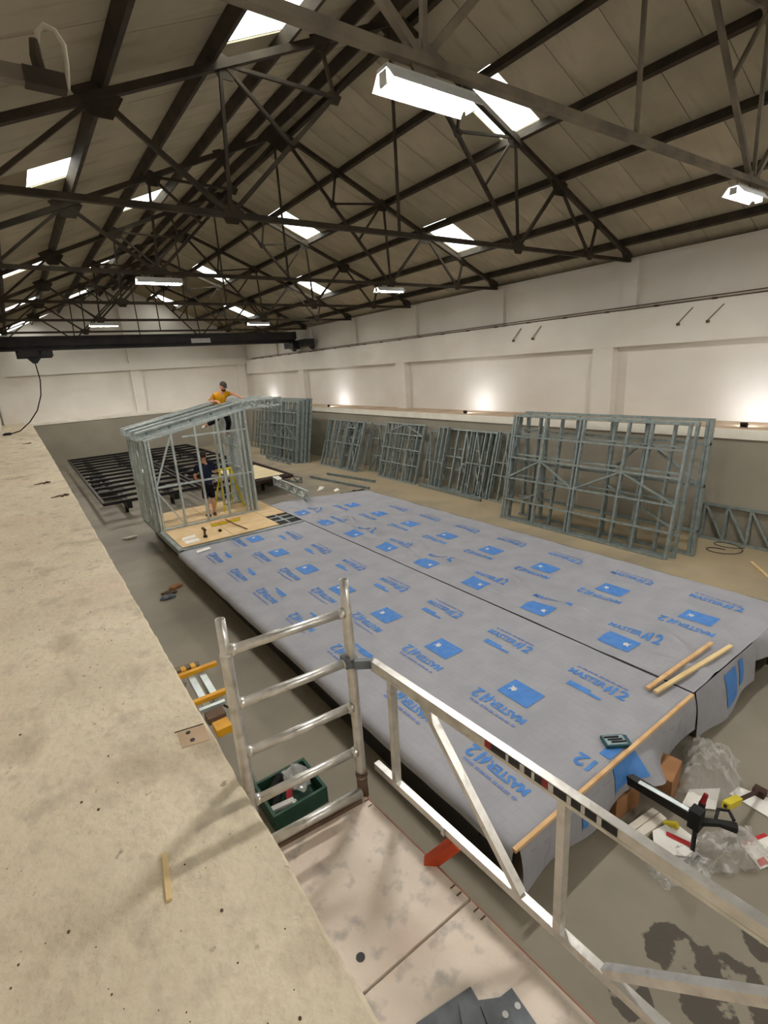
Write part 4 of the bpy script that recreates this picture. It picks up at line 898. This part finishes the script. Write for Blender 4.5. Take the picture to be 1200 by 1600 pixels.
for k, (x, y, z, a, l, mt, lab) in enumerate(((1.33, 4.2, .2, .5, .2, 'black_steel', 'black power tool handle in the green crate'), (1.3, 3.95, .16, -.5, .22, 'label_white', 'pale grey box section in the green crate'),
                                               (1.42, 4.05, .17, 1.1, .12, 'label_red', 'small red tool in the green crate'), (1.3, 4.1, .12, .9, .12, 'rubber', 'black hose coil in the green crate'))):
    mb = MB(); c, s = math.cos(a), math.sin(a); mb.bar((x - c * l / 2, y - s * l / 2, z - .05), (x + c * l / 2, y + s * l / 2, z + .03), .06, .05); mb.bar((x + c * l / 2, y + s * l / 2, z + .03), (x + c * l / 2 + .03, y + s * l / 2 + .03, z - .06), .04, .04)
    single('hand_tool', mb, mt, lab, 'tool', 'tools in the green crate')
plank('spirit_level', (1.08, 3.74, .04), (1.42, 3.66, .04), .05, .05, 'yellow_paint', 'yellow spirit level on the floor before the green crate', 'spirit level', 'tools by the crate')
plank('timber_offcut', (1.1, 3.6, .03), (1.5, 3.5, .03), .07, .05, 'grey_plate', 'grey offcut on the floor before the green crate', 'offcut', 'tools by the crate')
# debris heap by the platform
for k, (x, y, a, mt, lab) in enumerate(((1.75, 10.5, .3, 'debris_brown', 'brown rag scrap on the floor between dock and platform'), (1.95, 10.75, 1.2, 'cardboard', 'torn cardboard scrap on the floor between dock and platform'), (1.68, 10.3, 2.0, 'grey_plate', 'grey offcut scrap on the floor between dock and platform'))):
    single('floor_scrap', crumple((x, y, .03), .16, .08, .05, k * 5 + 1, 14, 8), mt, lab, 'scrap', 'scraps between dock and platform')
single('floor_scrap', crumple((1.85, 15.4, .03), .2, .1, .03, 22, 14, 8), 'white_card', 'pale scrap on the floor by the house corner', 'scrap')
single('rust_nut', MB().tube([(9.05, 7.0, 0.0), (9.05, 7.0, .05)], .05, 6).tube([(9.05, 7.0, .05), (9.05, 7.0, .06)], .03, 6), 'rust', 'small rusty lump on the sand beside the membrane', 'scrap')

# ------------------------------------------------------------------ clutter round the tow bar
def carton(label, x0, x1, y0, y1, h, mt, name='cardboard_box', cat='box', group='boxes by the tow bar', a=0.0):
    t = thing(name, ((x0 + x1) / 2, (y0 + y1) / 2, 0), label, cat, group)
    cx, cy = (x0 + x1) / 2, (y0 + y1) / 2; lx, ly = (x1 - x0) / 2, (y1 - y0) / 2
    rotbox(MB(), cx, cy, 0, h, lx, ly, a).build('body', mt, t)
    c, s = math.cos(a), math.sin(a)
    for sg in (-1, 1):
        p = [(cx + c * u - s * v, cy + s * u + c * v, h + dz) for u, v, dz in ((-lx, sg * ly, 0), (lx, sg * ly, 0), (lx, sg * ly * .05, .008), (-lx, sg * ly * .05, .008))]
        MB().prism(p, (0, 0, .004)).build('flap', mt, t)
    return t
carton('brown cardboard box under the membrane behind the tow bar', 4.25, 4.6, 1.72, 2.02, .28, 'cardboard', a=.2)
carton('second brown cardboard box half hidden under the membrane', 3.75, 4.1, 1.9, 2.2, .24, 'cardboard', a=-.1)
carton('long white carton on the floor beside the tow bar', 3.68, 4.04, 1.62, 1.76, .1, 'white_card', 'white_carton', a=-.12)
single('plastic_bag', bag(4.98, 1.60, .36, .24, .34, 11, .4), 'polythene', 'large clear plastic bag under the membrane corner', 'plastic bag', 'clear plastic bags')
single('plastic_bag', bag(4.2, 1.10, .30, .16, .2, 17, -.5), 'polythene', 'clear plastic bag on the floor in front of the tow bar', 'plastic bag', 'clear plastic bags')
single('plastic_bag', bag(3.74, 1.34, .26, .16, .12, 23, -.4), 'polythene', 'clear plastic bag beside the printed leaflet', 'plastic bag', 'clear plastic bags')
def leaflet(label, pts, z, red, group='printed leaflets by the tow bar'):
    t = thing('leaflet', (pts[0][0], pts[0][1], z), label, 'leaflet', group)
    MB().prism([(x, y, z + .012 * noise.noise(V((x * 4, y * 4, 2)))) for x, y in pts], (0, 0, .003)).build('sheet', 'paper', t)
    for p in red: MB().prism([(x, y, z + .008) for x, y in p], (0, 0, .002)).build('red_print', 'paper_red', t)
leaflet('creased white leaflet with a red flash in front of the tow bar', [(3.62, 1.50), (3.82, 1.62), (4.06, 1.56), (4.02, 1.33), (3.82, 1.30)], .09, [[(3.86, 1.52), (3.9, 1.54), (3.95, 1.36), (3.9, 1.34)]])
leaflet('white leaflet with red corners at the edge of frame', [(4.36, 1.12), (4.62, 1.02), (4.52, .82), (4.22, .92)], .006, [[(4.28, .97), (4.36, .95), (4.33, .9), (4.24, .93)], [(4.38, .93), (4.50, .89), (4.5, .83), (4.36, .87)], [(4.37, 1.12), (4.62, 1.03), (4.61, 1.0), (4.36, 1.09)]])
sheet('white card on the floor behind the tow bar clamp', [(4.36, 1.62), (4.62, 1.66), (4.86, 1.48), (4.56, 1.40)], .012, 'paper', group='loose paper sheets')
sheet('white sheet on the floor under the yellow grip bar', [(4.86, 1.40), (5.02, 1.38), (5.10, 1.10), (4.84, 1.06)], .006, 'paper', group='loose paper sheets')
t = thing('sealant_gun', (4.35, 1.45, 0), 'small tube with a red cap standing by the tow bar', 'tube')
MB().tube([(4.38, 1.47, 0.013), (4.40, 1.46, .15)], .03, 12).build('body', 'label_black', t); MB().tube([(4.40, 1.46, .15), (4.43, 1.45, .24)], [.026, .02], 12).build('cap', 'label_red', t)
t = thing('bar_clamp', (4.7, 1.26, 0), 'yellow gripped black bar clamp by the tow bar', 'clamp')
MB().bar((4.35, 1.27, .3), (5.08, 1.22, .05), .025, .03).build('bar', 'brown_steel', t); MB().bar((4.36, 1.27, .3), (4.62, 1.255, .21), .06, .06).build('grip', 'yellow_plastic', t); MB().box(5.02, 5.1, 1.17, 1.27, .0, .08).build('jaw', 'brown_steel', t)
t = thing('hand_pump', (3.98, 1.6, 0), 'black tool with a yellow body under the tow bar', 'tool')
MB().tube([(3.98, 1.66, .03), (4.02, 1.5, .12)], .03, 10).build('body', 'yellow_plastic', t); MB().tube([(3.94, 1.7, .02), (3.98, 1.6, .06), (4.06, 1.46, .03)], .018, 8).build('hose', 'rubber', t)
MB().box(8.2, 8.32, 1.7, 3.2, .18, .3).build('corner_beam', 'black_steel', pr); MB().box(7.2, 8.3, 1.82, 1.9, .2, .3).build('corner_beam', 'black_steel', pr)
t = thing('wire_coil', (11.4, 4.2, 0), 'loop of thin wire on the sand past the frames', 'wire')
MB().tube([(11.4 + .25 * math.cos(a * .5) + .03 * a, 4.1 + .3 * math.sin(a * .5), .012 + .002 * a) for a in range(22)], .008, 6).build('wire', 'black_steel', t)
single('wood_strip', MB().bar((11.3, 3.5, .012), (10.7, 3.0, .012), .06, .02), 'timber_pale', 'pale wood strip on the sand by the frame stack', 'wood strip')

# ------------------------------------------------------------------ people
def skin_mesh(name, chains, mt, parent, sub=2, root=0):
    """chains: list of [(pos, radius), ...]; chains sharing identical first positions weld"""
    vs = []; es = []; rs = []; idx = {}
    for ch in chains:
        prev = None
        for p, r in ch:
            k = tuple(round(c, 4) for c in p)
            if k not in idx: idx[k] = len(vs); vs.append(p); rs.append(r)
            if prev is not None and prev != idx[k]: es.append((prev, idx[k]))
            prev = idx[k]
    me = bpy.data.meshes.new(name); me.from_pydata(vs, es, []); me.materials.append(M[mt])
    o = bpy.data.objects.new(name, me); COL.objects.link(o); attach(o, parent) if parent else None
    bm = bmesh.new(); bm.from_mesh(me); lay_ = bm.verts.layers.skin.verify(); bm.verts.ensure_lookup_table()
    for i, v in enumerate(bm.verts):
        r = rs[i]; v[lay_].radius = r if isinstance(r, tuple) else (r, r); v[lay_].use_root = (i == root)
    bm.to_mesh(me); bm.free()
    sk = o.modifiers.new('skin', 'SKIN'); sk.use_smooth_shade = True; sk.branch_smoothing = .3
    ss = o.modifiers.new('sub', 'SUBSURF'); ss.levels = 1; ss.render_levels = sub
    return o
def hand(wrist, d, up, thumb_side, curl=.5):
    """five finger chains rooted in the palm"""
    w = V(wrist); d = V(d).normalized(); u = V(up).normalized(); s = d.cross(u).normalized() * thumb_side; palm = w + d * .055
    ch = [[(tuple(w), .024), (tuple(palm), (.028))]]
    for k, L in enumerate((.068, .076, .07, .056)):
        r0 = palm + s * (.026 - k * .017) + d * .025
        a = r0 + d * L * .5 - u * L * .2 * curl; b = a + d * L * .35 - u * L * .55 * curl
        ch.append([(tuple(palm), .028), (tuple(r0), .011), (tuple(a), .0095), (tuple(b), .008)])
    th = w + d * .03 + s * .03; ch.append([(tuple(w), .024), (tuple(th), .013), (tuple(th + s * .022 + d * .03), .011), (tuple(th + s * .026 + d * .055), .009)])
    return ch
def head(parent, c, face, mt_hair, cap=None, beard=False):
    """c: head centre; face: horizontal unit facing direction"""
    c = V(c); f = V(face).normalized(); s = f.cross(V((0, 0, 1))).normalized(); up = s.cross(f).normalized()
    def P(a, b, d): return c + s * a + f * b + up * d
    def blob(name, a, b, d, rx, ry, rz, mt, nu=14, nv=10, keep=None):
        mb = MB(); mb.ball((0, 0, 0), 1, 1, 1, 1, nu, nv)
        if keep: mb.f = [q for q in mb.f if all(keep(V(mb.v[i])) for i in q)]
        mb.v = [tuple(P(a + v[0] * rx, b + v[1] * ry, d + v[2] * rz)) for v in mb.v]
        return mb.build(name, mt, parent, True)
    hd = blob('head', 0, 0, 0, .076, .095, .115, 'skin')
    blob('nose', 0, .098, -.01, .014, .018, .024, 'skin', 8, 6); blob('jaw', 0, .03, -.07, .058, .062, .05, 'skin')
    for sg in (-1, 1):
        blob('ear', sg * .078, -.005, 0, .012, .022, .032, 'skin', 8, 6); blob('eye', sg * .032, .083, .018, .012, .01, .008, 'label_black', 8, 6)
    blob('mouth', 0, .088, -.055, .024, .006, .006, 'label_red', 8, 6)
    blob('hair', 0, -.012, .022, .084, .098, .108, mt_hair, 16, 12, keep=lambda v: v.y < .35 or v.z > .62)
    if beard: blob('beard', 0, .035, -.075, .066, .07, .058, mt_hair, 12, 8, keep=lambda v: v.y > -.3 and v.z < .5)
    if cap:
        blob('cap', 0, -.005, .045, .09, .105, .085, cap, 16, 10, keep=lambda v: v.z > -.2)
        mb = MB().grid(lambda u, v: P((u - .5) * .13 * (1 - .3 * v), .085 + .075 * v * (1 - (2 * u - 1) ** 2 * .4), .045 - .02 * v), 8, 5); mb.build('cap_peak', cap, parent)
def shoe(parent, p, d, mt):
    p = V(p); d = V(d).normalized(); s = V((-d.y, d.x, 0))
    mb = MB(); prof_ = [(-.07, .035, .07), (-.03, .04, .09), (.05, .042, .07), (.12, .048, .05), (.17, .04, .035), (.2, .015, .02)]
    for (a, w, h) in prof_:
        for (sx, sz) in ((-1, 0), (1, 0), (.8, .8), (0, 1), (-.8, .8)): q = p + d * a + s * w * sx; mb.v.append((q.x, q.y, p.z + h * sz))
    for i in range(len(prof_) - 1):
        for k in range(5): k2 = (k + 1) % 5; mb.f.append((i * 5 + k, i * 5 + k2, (i + 1) * 5 + k2, (i + 1) * 5 + k))
    mb.f += [(4, 3, 2, 1, 0), tuple((len(prof_) - 1) * 5 + k for k in range(5))]
    mb.build('shoe', mt, parent, True)

# man inside the frame, back to the camera
t = thing('person', (3.73, 13.6, hz), 'person in navy t-shirt and black shorts standing inside the steel frame', 'person', 'workers on the house frame')
F = V((3.73, 13.6, hz)); B = lambda x, y, z: tuple(F + V((x, y, z)))
hipL, hipR = B(-.09, 0, .90), B(.09, 0, .90); pel = B(0, 0, .95); che = B(.01, .02, 1.33); nk = B(.01, .03, 1.5)
skin_mesh('body', [[(pel, .11), (B(0, .01, 1.12), .105), (che, .11), (nk, .055), (B(.02, .05, 1.58), .05)],
    [(pel, .11), (hipL, .085), (B(-.09, .02, .5), .056), (B(-.09, -.01, .3), .05), (B(-.09, 0, .07), .036)],
    [(pel, .11), (hipR, .085), (B(.08, .04, .5), .056), (B(.08, .02, .3), .05), (B(.08, .02, .07), .036)],
    [(che, .11), (B(-.19, .02, 1.40), .055), (B(-.29, .0, 1.14), .042), (B(-.2, .2, 1.02), .032)],
    [(che, .11), (B(.2, .03, 1.40), .055), (B(.30, .1, 1.16), .042), (B(.36, .30, 1.10), .032)]]
    + hand(B(-.2, .2, 1.02), (.4, .9, -.1), (0, 0, 1), 1) + hand(B(.36, .30, 1.10), (.2, 1, 0), (0, 0, 1), -1), 'skin', t)
skin_mesh('t_shirt', [[(B(0, 0, .84), .14), (B(0, 0, .93), .145), (B(0, .01, 1.12), .145), (B(.01, .02, 1.32), .155), (B(.01, .03, 1.47), .075)],
    [(B(.01, .02, 1.32), .155), (B(-.2, .02, 1.39), .075), (B(-.27, .005, 1.2), .068)], [(B(.01, .02, 1.32), .155), (B(.21, .03, 1.39), .075), (B(.27, .08, 1.21), .068)]], 'navy_cloth', t)
skin_mesh('shorts', [[(B(0, 0, 1.02), .135), (B(0, 0, .86), .145)], [(B(0, 0, .86), .145), (B(-.095, .01, .7), .1), (B(-.095, .02, .47), .088)], [(B(0, 0, .86), .145), (B(.09, .03, .7), .1), (B(.085, .04, .47), .088)]], 'black_cloth', t)
head(t, B(.03, .06, 1.65), (.5, .86, 0), 'hair'); shoe(t, B(-.09, -.02, .0), (-.1, 1, 0), 'brown_leather'); shoe(t, B(.08, .0, .0), (.15, 1, 0), 'brown_leather')

# man in yellow up on the roof beams, leaning forward
t = thing('person', (4.66, 14.25, 2.62), 'person in a yellow t-shirt and cap leaning over the roof beams', 'person', 'workers on the house frame')
pel = (4.66, 14.32, 3.42); mid = (4.62, 14.25, 3.58); che = (4.58, 14.12, 3.74); nk = (4.62, 14.04, 3.87)
aL = (4.22, 13.98, 3.66); aR = (5.06, 13.98, 3.68)
skin_mesh('body', [[(pel, .11), (mid, .105), (che, .11), (nk, .055), ((4.65, 13.99, 3.93), .05)],
    [(pel, .11), ((4.74, 14.3, 3.34), .085), ((4.74, 14.14, 2.98), .058), ((4.70, 14.2, 2.80), .05), ((4.68, 14.24, 2.68), .036)],
    [(pel, .11), ((4.57, 14.3, 3.34), .085), ((4.34, 14.02, 3.10), .058), ((4.2, 14.12, 3.04), .05), ((4.08, 14.2, 2.99), .036)],
    [(che, .11), ((4.38, 14.1, 3.79), .055), ((4.30, 14.0, 3.60), .042), ((4.36, 13.80, 3.64), .032)],
    [(che, .11), ((4.78, 14.1, 3.82), .055), ((4.98, 14.02, 3.76), .042), ((5.08, 13.88, 3.66), .032)]]
    + hand((4.36, 13.80, 3.64), (.3, -.8, -.2), (0, 0, 1), 1, .9) + hand((5.08, 13.88, 3.66), (.4, -.9, -.2), (0, 0, 1), -1, .9), 'skin', t)
skin_mesh('t_shirt', [[((4.67, 14.34, 3.36), .145), ((4.66, 14.32, 3.44), .15), ((4.62, 14.25, 3.58), .15), ((4.58, 14.12, 3.73), .16), ((4.61, 14.05, 3.84), .08)],
    [((4.58, 14.12, 3.73), .16), ((4.37, 14.1, 3.78), .078), ((4.32, 14.03, 3.66), .07)], [((4.58, 14.12, 3.73), .16), ((4.78, 14.1, 3.81), .078), ((4.9, 14.05, 3.78), .07)]], 'yellow_cloth', t)
skin_mesh('trousers', [[((4.66, 14.32, 3.45), .145), ((4.66, 14.32, 3.36), .145)], [((4.66, 14.32, 3.36), .145), ((4.74, 14.22, 3.16), .09), ((4.735, 14.15, 2.98), .075), ((4.69, 14.22, 2.74), .062)],
    [((4.66, 14.32, 3.36), .145), ((4.46, 14.16, 3.22), .09), ((4.33, 14.03, 3.10), .075), ((4.14, 14.16, 3.02), .062)]], 'black_cloth', t)
head(t, (4.66, 13.94, 4.0), (.12, -.85, -.5), 'hair', 'cap_grey', True)
shoe(t, (4.68, 14.25, 2.62), (-.1, -1, 0), 'white_leather'); shoe(t, (4.06, 14.2, 2.93), (-.5, -.8, 0), 'white_leather')
